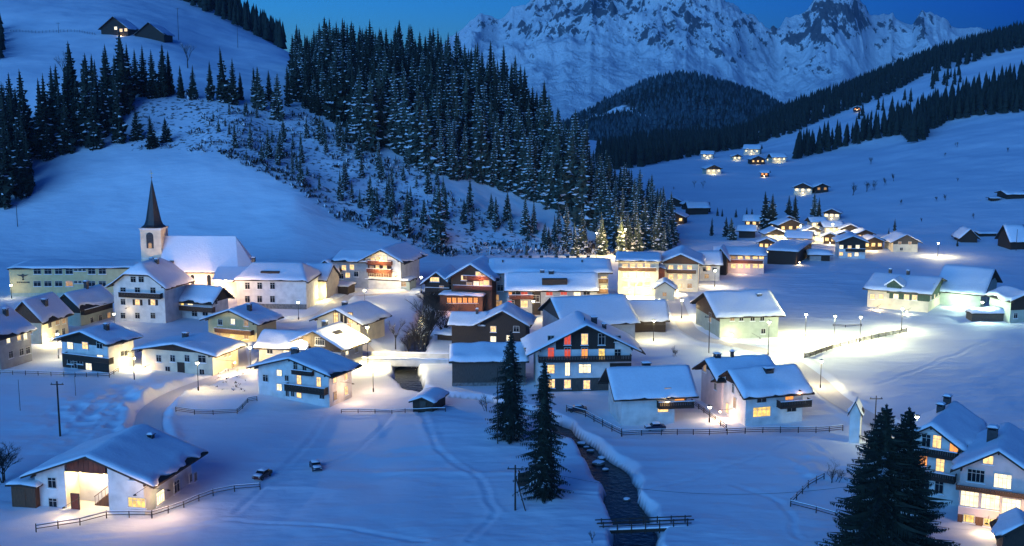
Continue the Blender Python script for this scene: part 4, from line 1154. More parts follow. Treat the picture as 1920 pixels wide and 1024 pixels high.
w_.band('F', 1.6, 2.0, 'wood_grey', 6, None)
x1 = House('hotel', 'bright floodlit hotel front with a wide pale facade next to a brown stair tower', 'hotel', 1234, 552, 'R', -6, 76, dep=13, ey=489, ry=473, ridge='x', wall='plaster_cream', oe=1.0, og=0.8)
for x in (1172, 1186, 1200, 1214):
    for y, q in ((499, W), (515, WW), (533, W)): x1.win('F', x, y, 1.3, 1.2, q)
x1.balcony('F', 1160, 1230, 507, 'wood_brown', 1.1, .8)
x1.lamp('F', 1180, 548, 800, (1, .82, .5), 5.0); x1.lamp('F', 1215, 548, 800, (1, .82, .5), 5.0)
x2 = House('hotel', 'cream gabled hotel floodlit yellow-white at the head of the field lane', 'hotel', 1308, 548, 'R', -10, 66, dep=14, ey=492, ry=474, wall='plaster_cream', oe=1.5, og=1.4, gable=('wood_brown', 7.4, 'low'))
for x in (1258, 1275, 1293):
    for y, q in ((502, W), (519, W), (536, DM)): x2.win('F', x, y, 1.2, 1.2, q)
x2.balcony('F', 1250, 1305, 511, 'wood_brown', 1.1, .8)
x2.lamp('F', 1270, 545, 850, (1, .8, .46), 5.0)
h = House('stair_tower', 'narrow brown timber tower between the two floodlit hotels', 'tower', 1246, 548, 'R', -6, 17, dep=3, ey=505, ry=499, wall='wood_red', oe=0.3, og=0.3, detail=1)
h = House('cottage', 'small pale cottage with steep snowy gable in the glare below the hotels', 'cottage', 1264, 563, 'R', -8, 36, dep=6, ey=541, ry=526, wall='plaster_cream', oe=0.6, og=0.6, detail=1)
h.win('F', 1246, 552, 1, 1, DM)
z_ = House('barn', 'large yellow-green barn with one big snow roof lit by a lamp at its corner', 'barn', 1349, 634, 'L', 9, 110, sw=48, ey=592, ry=545, ridge='x', wall='plaster_green', gable=('wood_brown', 3.5), oe=0.9, og=1.2)
for x, y, q in ((1373, 597, DM), (1411, 597, DD), (1429, 597, DD), (1431, 621, DD), (1390, 597, DD)): z_.win('F', x, y, .9, 1.0, q)
z_.win('L', 1332, 595, 1.4, 2.0, DM); z_.chimney(.35, .82, .3, 1.0, .8)
z_.lamp('F', 1373, 628, 420, (1, .9, .45), 2.0); z_.lamp('F', 1425, 636, 160, (.95, 1, .5), 5.0, bulb=False)
# ---- row up the valley
h = House('house', 'white house with twin snowy roofs beside the cream hotel', 'house', 1311, 527, 'L', -4, 38, dep=9, ey=494, ry=470, ridge='x', wall='plaster_white', oe=.8, detail=1)
for x, y, q in ((1322, 505, DD), (1328, 503, W), (1340, 506, DD), (1325, 518, DM)): h.win('F', x, y, 1.1, 1.1, q)
a2 = House('chalet', 'chalet with red balconies and rows of lit windows above the upper field', 'chalet', 1432, 513, 'R', -10, 92, dep=10, ey=478, ry=462, ridge='x', wall='plaster_rose', oe=1.0, og=.8, gable=('wood_dark', 4), detail=1)
for x in (1375, 1388, 1402, 1416, 1428):
    for y, q in ((482, DM if x % 2 else W), (499, W)): a2.win('F', x, y, 1.3, 1.2, q)
a2.balcony('F', 1362, 1430, 492, 'wood_red', 1.1, .8); a2.lamp('F', 1390, 500, 300, ROSE, 3.0, bulb=False); a2.lamp('F', 1345, 506, 250, ROSE, 3.0)
a2b = House('', '', '', 1362, 516, 'R', -14, 24, dep=10, ey=482, ry=464, wall='wood_dark', oe=1.0, og=1.0, root=a2, detail=1)
h = House('barn', 'black timber barn with gable end and pale roof at the top of the upper field', 'barn', 1492, 497, 'R', -24, 54, sw=30, ey=472, ry=457, ridge='x', wall='wood_dark', oe=.9, og=.9, detail=1)
h.lamp('R', 1499, 492, 90, WARM, 1.0)
h = House('shed', 'low white shed with dark door past the black timber barn', 'shed', 1556, 490, 'R', -6, 38, dep=6, ey=478, ry=468, ridge='x', wall='plaster_grey', oe=.6, detail=1)
h.door('F', 1548, 485, 2.4, 2.0, 'wood_dark')
h = House('house', 'white and brown block with six lit windows and a dark balcony at the upper field edge', 'house', 1588, 484, 'L', -8, 54, sw=0, dep=9, ey=450, ry=441, wall='wood_brown', oe=1.1, og=1.1, detail=1) if False else House('house', 'white and brown block with lit windows and a dark balcony at the upper field edge', 'house', 1622, 485, 'R', -8, 50, dep=9, ey=453, ry=441, wall='plaster_white', oe=1.1, og=1.1, detail=1, gable=('wood_dark', 3.0, 'low', 0.0))
for x, y, q in ((1577, 463, WW), (1593, 464, W), (1608, 463, WW), (1577, 476, W), (1593, 478, W), (1606, 477, WW)): h.win('F', x, y, 1.1, 1.1, q, off=.06)
h.balcony('F', 1586, 1622, 471, 'wood_dark', 1.1, .8)
h = House('chalet', 'chalet with cream ground floor and white-edged gable before the slope', 'chalet', 1720, 473, 'R', -2, 46, dep=10, ey=452, ry=438, wall='plaster_cream', gable=('wood_grey', 2.6), oe=1.2, og=1.2, detail=1)
for x, y, q in ((1687, 456, DM), (1706, 456, DM), (1690, 467, DD)): h.win('F', x, y, .9, .9, q, off=.06)
h = House('barn', 'dark A-shaped barn at the foot of the open slope', 'barn', 1832, 455, 'R', -4, 30, dep=8, ey=444, ry=428, wall='wood_dark', oe=.9, og=.9, detail=1)
h = House('cattle_shed', 'long low dark cattle shed near the A-shaped barn', 'shed', 1868, 443, 'R', 2, 30, dep=5, ey=438, ry=433, ridge='x', wall='wood_dark', oe=.5, detail=1)
h = House('barn', 'dark barn with snowy roof at the picture edge above the lamp-lit meadow', 'barn', 1925, 468, 'R', 4, 30, dep=9, ey=450, ry=420, ridge='x', wall='wood_dark', oe=.8, detail=1)
h = House('barn', 'long dark barn high on the open slope at the picture edge', 'barn', 1925, 372, 'R', 4, 36, dep=9, ey=364, ry=356, ridge='x', wall='wood_dark', oe=.8, detail=1, snow=.25)
h = House('hay_hut', 'tiny dark hay hut beside the long barn high on the slope', 'hut', 1874, 376, 'R', 0, 14, dep=4, ey=372, ry=369, ridge='x', wall='wood_dark', oe=.4, detail=1, snow=.2)

# ---- farm on the lamp-lit meadow
cc_ = House('farmhouse', 'green and cream farmhouse with dormer and lit windows on the lamp-lit meadow', 'farmhouse', 1740, 586, 'R', -32, 118, sw=32, ey=549, ry=514, ridge='x', wall='plaster_cream', gable=('wood_green', 2.6), oe=1.3, og=1.0, roofm='wood_grey')
cc_.band('F', 2.6, cc_.h - .05, 'wood_green', 5.2, None, .05)
for x, y, q in ((1636, 556, W), (1652, 556, W), (1680, 555, WW), (1700, 557, W), (1715, 558, W)): cc_.win('F', x, y, 1.1, 1.1, q, off=.05)
for x, y, q in ((1745, 558, DM), (1752, 556, W), (1759, 554, DM), (1751, 536, W)): cc_.win('R', x, y, .8, 1.0, q, off=.06)
cc_.chimney(.5, .2, .6, .7, .7); cc_.chimney(.5, .5, .6, .7, .7)
z = float(cc_.zr(np.array(1.5), np.array(4)))
mb = MB(); mb.prism([(4.6, z - 1.2), (8.0, z - 1.2), (8.0, z + 1.0), (6.3, z + 2.2), (4.6, z + 1.0)], 'y', -.3, 4.5); dm = mb.build('dormer', 'wood_green', cc_.roof_o)
mb = MB(); mb.prism([(4.1, z + .65), (6.3, z + 2.25), (8.5, z + .65), (8.5, z + 1.0), (6.3, z + 2.6), (4.1, z + 1.0)], 'y', -.8, 4.4); mb.build('dormer_snow', 'snow', cc_.roof_o)
cc_.lamp('F', 1645, 577, 420, WARM, 3.2, bulb=False); cc_.lamp('F', 1700, 585, 420, GREENW, 4.5)
c2 = House('barn', 'tall barn with steep snowy roof and teal wall attached behind the dormer farmhouse', 'barn', 1838, 577, 'R', -32, 82, sw=30, ey=549, ry=499, ridge='x', wall='plaster_green', gable=('wood_dark', 5.0), oe=1.2, og=1.2)
for x, y in ((1838, 570), (1846, 568)): c2.win('R', x + 4, y, .8, 1.2, DD)
c2.lamp('F', 1795, 565, 1300, TEAL, 3.6)
h = House('shed', 'pale shed with snowy pent roof and dark doorway at the edge of the meadow farm', 'shed', 1893, 606, 'L', 12, 62, dep=8, ey=563, ry=546, wall='plaster_green', oe=.9, og=.8, gable=('wood_dark', 3))
h.win('F', 1904, 592, .9, 1.1, DD)
h = House('shed_or_trailer', 'low snow-heaped hay trailer, built without wheels, in front of the teal barn', 'shed', 1822, 603, 'L', 4, 66, dep=3, ey=589, ry=586, ridge='x', wall='wood_grey', oe=.15, og=.15, detail=1, snow=.7, low=.0)  # hay trailer modelled with the house class, as a wheelless box

# ---- houses by the stream, front right
aa_ = House('house', 'pale blue-lit house with plain snowy roof, corner balcony and a car before it', 'house', 1165, 799, 'L', 9, 100, sw=26, ey=738, ry=685, ridge='x', wall='plaster_white', oe=1.2, og=1.6, ogr=3.6)
aa_.win('F', 1203, 742, 1.3, .9, WW); aa_.win('F', 1243, 763, 1.7, 1.6, W); aa_.win('F', 1252, 735, 1.0, 1.3, DM)
aa_.balc_at('F', aa_.w - 3.0, aa_.w + 2.8, 3.0, 'wood_dark', 1.4, .95)
mb = MB(); mb.box(aa_.w + .02, aa_.w + 2.4, 1.5, aa_.dep - .5, 2.9, aa_.h - .05); mb.build('sun_room', 'wood_grey', aa_.root)
mb = MB(); mb.box(aa_.w + .3, aa_.w + 2.0, 1.44, 1.5, 3.4, 5.0); mb.build('window', OR, aa_.root)
aa_.chimney(.55, .6, .3, 1.3, .9); aa_.lamp('F', 1252, 750, 45, WARM, 1.6, bulb=False)
bb = House('house', 'white house with a wide yellow window, corner balcony and rose-lit gable wall', 'house', 1397, 799, 'L', 16, 108, sw=52, ey=737, ry=687, ridge='x', wall='plaster_white', oe=1.2, og=1.1, ogr=1.4, gable=('wood_dark', 5.8, 'low', 2.2))
bb.win('F', 1428, 772, 3.0, 1.5, YY); bb.win('F', 1428, 749, 1.6, .9, DD); bb.win('F', 1484, 765, 1.6, 1.1, DD)
bb.balc_at('F', 5.4, bb.w + .8, 2.9, 'wood_dark', 1.5, .95)
bb.win('F', 1480, 740, 1.4, 1.6, OR)
bb.win('L', 1378, 755, .8, 1.6, DM); bb.win('L', 1364, 765, .9, 1.6, W); bb.win('L', 1375, 728, .6, 1.4, DD)
bb.chimney(.35, .55, .5, 1.4, 1.0)
bb.lamp('L', 1350, 772, 420, ROSE, 2.5); bb.lamp('F', 1500, 735, 60, OR and (1, .5, .2), 1.2, bulb=False)
b3_ = House('', '', '', 1352, 775, 'L', 16, 95, sw=40, ey=708, ry=668, ridge='x', wall='plaster_rose', oe=1.0, og=1.4, gable=('wood_dark', 6.2, 'low', 1.6), root=bb, rootname='annex')
b3_.win('L', 1322, 690, .9, 1.2, DM, off=.06); b3_.win('L', 1342, 722, .8, 1.5, DD)
b3_.chimney(.5, .1, .4, 1.0, .8); b3_.chimney(.5, .4, .6, .5, .5)
tw = House('transformer_tower', 'slim white transformer tower with a tiny saddle roof by the field road', 'tower', 1611, 832, 'R', -22, 20, dep=2.6, ey=773, ry=748, wall='plaster_white', oe=.3, og=.5, detail=1, snow=.2)
ee = House('house', 'grey three-storey house with two dark balconies half hidden by the big fir', 'house', 1797, 950, 'R', -33, 116, dep=12, ey=840, ry=792, wall='plaster_white', oe=1.0, og=1.0)
for x, y, q in ((1757, 828, W), (1737, 826, DD), (1789, 836, OR), (1731, 862, OR), (1763, 872, W), (1761, 913, DD), (1735, 905, DD)): ee.win('F', x, y, 1.0, 1.6, q)
ee.balcony('F', 1712, 1794, 850, 'wood_dark', 1.2, .9); ee.balcony('F', 1712, 1790, 893, 'wood_dark', 1.2, .9)
ee.chimney(.4, .62, .8, .9, .9); ee.chimney(.4, .92, 1.1, .9, .9)
ff = House('house', 'rose-walled house with three big glowing windows under a long timber balcony', 'house', 1795, 978, 'L', -27, 138, dep=12, ey=873, ry=838, wall='plaster_rose', oe=1.1, og=1.1)
for x, y, w2, h2, q in ((1853, 862, 1.1, 1.0, W), (1830, 892, 1.9, 1.5, DD), (1880, 902, 1.9, 1.7, WW), (1818, 935, 2.0, 1.9, WW), (1857, 940, 2.0, 1.9, WW), (1896, 950, 2.0, 1.9, WW), (1817, 972, 1.2, .9, YY), (1855, 980, 1.2, .9, YY)):
    ff.win('F', x, y, w2, h2, q)
ff.balcony('F', 1792, 1925, 916, 'wood_brown', .9, .45, snow=False)
ff.band('F', -.2, 1.0, 'wood_brown', 0, None, .04, 'plinth')
ff.chimney(.35, .45, 1.4, 1.2, 1.2); ff.lamp('F', 1850, 985, 240, ROSE, 2.6, bulb=False); ff.lamp('F', 1900, 965, 260, WARM, 2.6, bulb=False)
h = House('shed_or_trailer', 'dark snow-topped wood store in the bottom corner of the picture', 'shed', 1878, 1045, 'L', -14, 70, dep=4, ey=1000, ry=975, wall='wood_dark', oe=.8, og=.7)

# ---- two barns high on the upper meadow
h = House('barn', 'dark alpine farmhouse with three lit windows high on the upper meadow', 'farmhouse', 240, 68, 'R', -6, 50, dep=13, ey=52, ry=30, wall='wood_dark', oe=1.2, og=1.4, detail=1, snow=.15, roofm='wood_dark')
for x, y, q in ((217, 53, WW), (227, 57, W), (236, 56, W)): h.win('F', x, y, 1.5, 1.5, q)
h.lamp('F', 226, 66, 160, WARM, 1.5, bulb=False)
h = House('barn', 'black unlit barn next to the lit alpine farmhouse on the upper meadow', 'barn', 308, 80, 'R', -6, 54, dep=12, ey=64, ry=41, wall='wood_dark', oe=.8, og=1.2, detail=1, snow=.1)

# ---- far houses up the valley
FARS = [
    (1337, 297, 22, 'small white house under a dark roof farthest up the meadow', WW, 90), (1352, 326, 28, 'white house with dazzling front lamp in mid meadow', WW, 260),
    (1282, 420, 36, 'dark chalet with one lit side by the end of the spur', W, 140), (1328, 402, 36, 'unlit barn on the meadow beside a lone fir', None, 0),
    (1276, 388, 24, 'first of two low black barns in a hollow of the meadow', None, 0), (1300, 393, 18, 'second, smaller of two low black barns in a hollow of the meadow', None, 0),
    (1424, 290, 30, 'long bright house under the forest edge', WW, 140), (1434, 308, 26, 'dark farmhouse with one bright lamp under the forest edge', W, 90),
    (1452, 304, 16, 'tiny bright house squeezed between two farmhouses', WW, 160), (1474, 304, 26, 'farmhouse with glaring white front by the forest corner', WW, 200),
    (1522, 364, 34, 'long low house with a bright strip of windows', WW, 110), (1553, 360, 24, 'dark chalet beside the long low house', DM, 0),
    (1432, 427, 36, 'dark house with two lamps under the tall firs', W, 70), (1503, 436, 42, 'flat roofed house with glowing gable beneath the firs', W, 320),
    (1574, 412, 30, 'tall dark chalet with three bright windows on the slope', WW, 80), (1580, 438, 34, 'bright fronted house below the tall chalet', WW, 420),
    (1612, 444, 36, 'dark roofed chalet between lit neighbours', None, 0), (1538, 446, 30, 'dazzling yellow-white house in the heart of the hamlet', WW, 800),
    (1518, 462, 44, 'chalet with dark gable and one attic window in the hamlet', W, 60), (1472, 452, 36, 'small house lost in lamp glare at the hamlet entrance', WW, 700),
    (1452, 470, 30, 'low barn with one lamp on its gable at the hamlet edge', W, 200), (1548, 428, 26, 'small lit house tucked under the tall fir of the hamlet', WW, 260), (1596, 456, 28, 'snug house with two yellow windows in the hamlet', W, 220), (1636, 452, 30, 'dark roofed farmhouse behind the low rosy house', W, 140), (1415, 446, 30, 'grey barn alone on the slope before the hamlet', None, 0), (1490, 424, 24, 'half hidden chalet between the tall firs', WW, 120), (1466, 434, 22, 'small lamp-lit house squeezed behind the barn at the hamlet edge', WW, 320), (1528, 454, 20, 'very small bright hut in the glare of the hamlet', WW, 300), (1568, 458, 24, 'pale house with glowing gable just above the brown and white block', W, 260), (1390, 300, 16, 'tiny lit hut to the side of the long bright house under the forest', WW, 110), (1440, 332, 14, 'tiny hut with a rosy light on the far meadow', OR, 50), (1655, 468, 36, 'low house with rosy floodlit wall at the hamlet end', W, 420), (1614, 208, 14, 'lone pinkish house in the gap of the forest slope', OR, 60)]
for i, (px, py, w, lab, k, pw) in enumerate(FARS):
    yw = (-14, 8, -20, 4)[i % 4]
    p = at(px, py); sc = scale_at(p)
    hh = 0.36 * w / sc; 
    h = House('chalet', lab, 'house', px, py, 'R', yw, w, dep=0.85 * w / sc, h=max(hh, 2.6), rise=0.22 * w / sc, wall=('plaster_cream' if k == WW else 'wood_dark'), oe=.9, og=.9, detail=0, ridge='y' if i % 3 else 'x', snow=.3,
              group='houses scattered up the valley', gable=('wood_dark', max(hh, 2.6) * .8) if k == WW else None)
    if k:
        n = 3 if w > 24 else 2
        for j in range(n):
            h.winat('F', h.w * (j + .5) / n, h.h * .62, min(1.2, h.w / n * .6), 1.1, k, off=.06)
    if pw: h.lamp('F', px - w * .5, py - 2, pw, WHITE if k == WW else WARM, 2.5, bulb=(i % 2 == 0))
HAZE_D = 0.00005
# ------------------------------------------------------------------ church
cp = at(268, 546); csc = scale_at(cp)
ch = thing('church', cp, math.radians(-3), 'white church with a needle-sharp dark spire and a long steep snowy nave', 'church')
TW = 39 / csc
th_ = CAMH - cp.y * t_of(428) - cp.z
mb = MB(); mb.box(0, TW, 0, TW, -1, th_); wl = mb.build('tower', 'plaster_cream', ch)
mb = MB(); mb.box(-.18, TW + .18, -.18, TW + .18, th_ - .5, th_ + .02); mb.box(-.1, TW + .1, -.1, TW + .1, th_ * .52, th_ * .52 + .25); mb.build('cornice', 'plaster_white', wl)
tip = CAMH - (cp.y + TW / 2) * t_of(336) - cp.z
mb = MB(); c0 = TW / 2
prof = [(TW * .60, th_ + .03), (TW * .44, th_ + .7), (TW * .36, th_ + 1.8), (TW * .23, th_ + (tip - th_) * .45), (TW * .11, th_ + (tip - th_) * .75), (.05, tip)]
vs = []; fs = []; n = 8
for r, z in prof:
    for k in range(n):
        a = 2 * math.pi * (k + .5) / n; vs.append((c0 + r * math.cos(a), c0 + r * math.sin(a), z))
for i in range(len(prof) - 1):
    for k in range(n): fs.append((i * n + k, i * n + (k + 1) % n, (i + 1) * n + (k + 1) % n, (i + 1) * n + k))
fs.append(tuple(range(n - 1, -1, -1))); mb.add(vs, fs); sp = mb.build('spire', 'slate', ch)
mb = MB(); mb.bar((c0, c0, tip - .1), (c0, c0, tip + 2.2), .05); mb.box(c0 - .5, c0 + .5, c0 - .04, c0 + .04, tip + 1.5, tip + 1.6); mb.lathe([(.03, -.2), (.22, 0), (.03, .2)], 8, (c0, c0, tip + .4)); mb.build('cross', 'gold', sp)
def arch(x, z, w, hh, y0, y1, n=8):
    pts = [(x - w / 2, z), (x + w / 2, z)] + [(x + w / 2 * math.cos(math.pi * i / n), z + hh - w / 2 + w / 2 * math.sin(math.pi * i / n)) for i in range(n + 1)]
    return pts
mb = MB(); bx = TW / 2 - .2
mb.prism(arch(bx, th_ - 5.3, 1.9, 4.2, 0, 0), 'y', -.07, -.01); bo = mb.build('bell_opening', 'slate', wl)
mb = MB(); mb.prism(arch(bx, th_ - 5.2, .9, 1.4, 0, 0), 'y', -.12, -.07); mb.build('bell_glow', DM, bo)  # flat arched pane; light in the opening put in as emission
mb = MB()
for k in range(5): mb.box(bx - .85, bx + .85, -.11, -.07, th_ - 3.6 + k * .42, th_ - 3.48 + k * .42)
mb.build('louvres', 'wood_dark', bo)
# nave
NL = 172 / csc; ND = 10.5; nh = 6.2
ny = (TW - ND) / 2 + .2
nr_h = CAMH - (cp.y + TW / 2) * t_of(444) - cp.z
mb = MB(); mb.box(TW + .02, TW + NL - 3.2, ny, ny + ND, -1, nh)
ax = TW + NL - 3.2
mb.add([(ax, ny, -1), (ax + 3.2, ny + 3, -1), (ax + 3.2, ny + ND - 3, -1), (ax, ny + ND, -1), (ax, ny, nh), (ax + 3.2, ny + 3, nh), (ax + 3.2, ny + ND - 3, nh), (ax, ny + ND, nh)],
       [(0, 1, 5, 4), (1, 2, 6, 5), (2, 3, 7, 6)])
nv = mb.build('nave', 'plaster_cream', ch)
def naveroof(e, dz, lift):
    yc = ny + ND / 2; x0 = TW + .03; x1 = ax
    zt = nr_h + lift; zb = nh - e * 1.2 + lift
    top = [(x0, ny - e, zb), (x0, yc, zt), (x0, ny + ND + e, zb), (x1, ny - e, zb), (x1 - 2.0, yc, zt), (x1, ny + ND + e, zb), (x1 + 3.2 + e, ny + 3, zb), (x1 + 3.2 + e, ny + ND - 3, zb)]
    low = [(x, y, z - dz) for x, y, z in top]
    F_ = [(0, 3, 4, 1), (1, 4, 5, 2), (3, 6, 4), (6, 7, 4), (7, 5, 4)]
    F2 = [tuple(8 + i for i in reversed(f)) for f in F_]
    rim = [0, 3, 6, 7, 5, 2, 1]
    return top + low, F_ + F2 + [(rim[i], 8 + rim[i], 8 + rim[(i + 1) % 7], rim[(i + 1) % 7]) for i in range(7)]
v, f = naveroof(.6, .2, 0); mb = MB(); mb.add(v, f); nrf = mb.build('roof', 'slate', ch)
v, f = naveroof(.5, .25, .27); mb = MB(); mb.add(v, f); mb.build('snow_cover', 'snow', nrf)
for fx in (.18, .36, .54, .72):
    x = TW + NL * fx
    mb = MB(); mb.prism(arch(x, 1.9, 1.0, 3.0, 0, 0), 'y', ny - .06, ny - .005); o = mb.build('window', DD, ch)
    mb = MB(); mb.prism(arch(x, 1.75, 1.3, 3.3, 0, 0), 'y', ny - .03, ny + .02); mb.build('surround', 'plaster_white', o)
mb = MB(); mb.box(TW + 2.6, TW + 3.6, ny - .2, ny + 1.8, nh + 1.0, nh + 2.2); mb.build('dormer', 'slate', nrf)
# sacristy
sx0, sx1 = TW + NL * .66, TW + NL + 1.5
mb = MB(); mb.box(sx0, sx1, ny - 5.0, ny - .02, -1, 4.2); sc_ = mb.build('sacristy', 'plaster_cream', ch)
mb = MB(); mb.prism([(ny - 5.5, 4.0), (ny - .05, 6.6), (ny - .05, 7.1), (ny - 5.5, 4.5)], 'x', sx0 - .4, sx1 + .4); mb.build('sacristy_roof', 'snow', sc_)
mb = MB(); mb.box(sx1 - .9, sx1, ny - 1.6, ny - .7, 6.0, 8.3); mb.build('chimney', 'slate', sc_)
for x, y, z, p in ((TW * .5, -6.0, 1.0, 9000), (TW + 8, -8.0, 1.0, 9000), (TW + 17, -10, 1.0, 7000)):
    m2 = MB(); m2.box(x - .2, x + .2, y - .1, y + .25, -.3, .5); fo = m2.build('floodlight', 'metal_dark', ch); m2 = MB(); m2.box(x - .16, x + .16, y + .25, y + .27, .1, .42); m2.build('lens', 'lamp_warm', fo)
    add_light(ch, (x, y + .4, .7), p, (1, .60, .29), .3)

# ------------------------------------------------------------------ spruces
def spruce_mesh(seed, H, R, levels, nbr, snowp, needles, fill=.34, power=.92, twigs=0, base=.06, name='crown'):
    r = random.Random(seed); V = []; T = []; M = []
    def tri(a, b2, c, m):
        i = len(V); V.extend((a, b2, c)); T.append((i, i + 1, i + 2)); M.append(m)
    # inner mass of dense needles
    ns = 7; ring = []
    zs = [base * H + .4, .3 * H, .6 * H, .86 * H]
    for z in zs:
        rr = R * fill * (1 - z / H) ** power + .05
        ring.append([(rr * math.cos(2 * math.pi * k / ns) * r.uniform(.8, 1.2), rr * math.sin(2 * math.pi * k / ns) * r.uniform(.8, 1.2), z) for k in range(ns)])
    for i in range(len(ring) - 1):
        for k in range(ns):
            tri(ring[i][k], ring[i][(k + 1) % ns], ring[i + 1][k], 0); tri(ring[i][(k + 1) % ns], ring[i + 1][(k + 1) % ns], ring[i + 1][k], 0)
    for k in range(ns): tri(ring[-1][k], ring[-1][(k + 1) % ns], (0, 0, H), 0)
    side = [1 + .22 * math.sin(a * 2.1 + seed) for a in range(8)]
    for L in range(levels):
        f = L / (levels - 1)
        z = H * (base + (1 - base - .015) * f ** .95)
        rad = R * (1 - f) ** power + .12
        if f < .12: rad *= .72 + f * 2.3
        rad *= r.uniform(.82, 1.12)
        n = max(4, int(nbr * (1 - .45 * f)))
        a0 = r.random() * 6.28
        for k in range(n):
            if r.random() < .06: continue
            a = a0 + 2 * math.pi * (k + r.uniform(-.3, .3)) / n
            l = rad * r.uniform(.68, 1.16) * side[int((a % 6.283) / 6.284 * 8)]
            dr = r.uniform(.22, .50) * (1 - .75 * f); up = r.uniform(.02, .14) + (.10 if twigs > 15 else 0)
            ca, sa = math.cos(a), math.sin(a)
            def P(u, s=0.0, dz=0.0):
                u = max(u, 0.0)
                x = l * u; y = s
                zz = z - dr * l * u ** 1.2 + up * l * u ** 4 + dz
                return (x * ca - y * sa, x * sa + y * ca, zz)
            if not twigs:
                w = l * r.uniform(.20, .32) + .05
                p0, p1, p2 = P(.05), P(.6, 0, .05 * l), P(1)
                e1, e2 = P(.55, w, -.16 * l), P(.55, -w, -.16 * l)
                tri(p0, e1, p1, 0); tri(p1, e1, p2, 0); tri(p0, p1, e2, 0); tri(p1, p2, e2, 0)
                # hanging fringe
                tri(P(.35, w * .6, -.05 * l), P(.85, w * .5, -.1 * l), P(.6, w * .7, -.42 * l), 0)
                tri(P(.35, -w * .6, -.05 * l), P(.6, -w * .7, -.42 * l), P(.85, -w * .5, -.1 * l), 0)
                if r.random() < snowp:
                    q = r.uniform(.35, .6); ws = w * r.uniform(.5, .95); d = .07
                    tri(P(q - .25, 0, .07 + d), P(.62, ws, -.11 * l + d), P(.98, 0, .05 + d), 1); tri(P(q - .25, 0, .07 + d), P(.98, 0, .05 + d), P(.62, -ws, -.11 * l + d), 1)
            else:
                nt_ = max(4, int(twigs * (.45 + .55 * l / R)))
                hasn = r.random() < snowp
                tri(P(0), P(.5, .05, -.02), P(1), 0); tri(P(0), P(1), P(.5, -.05, .03), 0)
                for j in range(nt_):
                    u = .12 + .86 * (j + r.random() * .6) / nt_
                    tl = (l * .30 * (1 - u) + .13) * r.uniform(.7, 1.25)
                    for sg in (-1, 1):
                        u2 = min(u + tl / l * .75, 1.08)
                        bw = .045 + .05 * tl
                        sag = -r.uniform(.12, .5) * tl
                        tri(P(u - bw / l * 1.4, 0, .01), P(u + bw / l * 1.4, 0, -.01), P(u2, sg * tl, sag), 0)
                        tri(P(u, 0, 0), P((u + u2) / 2, sg * tl * .55, sag * .4), P((u + u2) / 2 - .02, sg * tl * .42, sag * .4 - r.uniform(.18, .4)), 0)
                        if hasn and r.random() < .4:
                            tri(P(u - bw / l, 0, .06), P(u + bw / l * 1.5, 0, .06), P((u + u2) / 2, sg * tl * .6, sag * .5 + .07), 1)
    return raw_mesh(name, V, T, [needles, 'snow'], smooth=False, mi=M)
def trunk_mesh(H, r0, name='trunk', low=-.5):
    mb = MB(); mb.lathe([(r0 * 1.5, low), (r0 * 1.05, .35), (r0 * .8, H * .35), (r0 * .4, H * .7), (r0 * .08, H * .97)], 7); return mb.mesh(name, 'bark', True)
FROST = [spruce_mesh(100 + i, 20, (2.7, 3.6, 3.1, 3.9, 2.9, 3.4, 3.2, 4.0)[i], 22 + i % 5, 9 + i % 3, (.38, .62, .5, .3, .7, .45, .58, .42)[i], 'needles_frosted', .42, (.72, .92, .8, .85, .68, .95, .78, .88)[i]) for i in range(8)]
DARK = [spruce_mesh(200 + i, 20, (2.7, 3.5, 3.1, 3.8, 2.9, 3.3)[i], 22 + i % 5, 9 + i % 3, (.1, .22, .14, .3, .08, .18)[i], 'needles_dark', .42, (.72, .92, .8, .85, .68, .9)[i]) for i in range(6)]
T20 = trunk_mesh(20, .3)
def plant(me, tme, x, y, z, s, sxy, label, group, cat='tree', name='spruce_tree'):
    t_ = thing(name, (x, y, z - .2), random.uniform(0, 6.28), label, cat, group)
    t_.scale = (s * sxy, s * sxy, s)
    t_.rotation_euler[0] = random.uniform(-.045, .045)
    link('crown', me, t_); link('trunk', tme, t_)
    return t_
def scatter(poly, spacing, ylim=(300, 1450), tries=60000, visible=True, jitter=0):
    poly = [(float(a), float(b2)) for a, b2 in poly]
    xs = [p[0] for p in poly]
    a = rng.uniform((min(xs) - 960) / F * 1.03 - .01, (max(xs) - 960) / F * 1.03 + .01, tries)
    y = np.sqrt(rng.uniform(ylim[0] ** 2, ylim[1] ** 2, tries)); x = a * y
    z = height(x, y); px, py = proj(x, y, z)
    k = in_poly(px, py, poly); x, y, z, px, py = x[k], y[k], z[k], px[k], py[k]
    cell = {}; out = []
    for i in range(len(x)):
        c = (int(x[i] // spacing), int(y[i] // spacing)); ok = True
        for dx in (-1, 0, 1):
            for dy in (-1, 0, 1):
                for j in cell.get((c[0] + dx, c[1] + dy), ()):
                    if (x[i] - x[j]) ** 2 + (y[i] - y[j]) ** 2 < spacing ** 2: ok = False
        if ok: cell.setdefault(c, []).append(i); out.append(i)
    res = []
    for i in out:
        if visible:
            q = at(px[i], py[i])
            if q.y < y[i] - 25: continue
        res.append((x[i], y[i], z[i], px[i], py[i]))
    return res
SPUR = [(545, 175), (565, 205), (640, 235), (690, 288), (720, 272), (790, 322), (830, 335), (900, 345), (960, 362), (1010, 382), (1060, 402), (1100, 432), (1160, 472), (1262, 468),
        (1262, 440), (1215, 422), (1150, 382), (1085, 338), (1010, 275), (950, 205), (850, 155), (760, 140), (640, 130), (560, 120)]
spur = scatter(SPUR, 4.1, (370, 640), 110000)
spur.sort(key=lambda q: q[1])
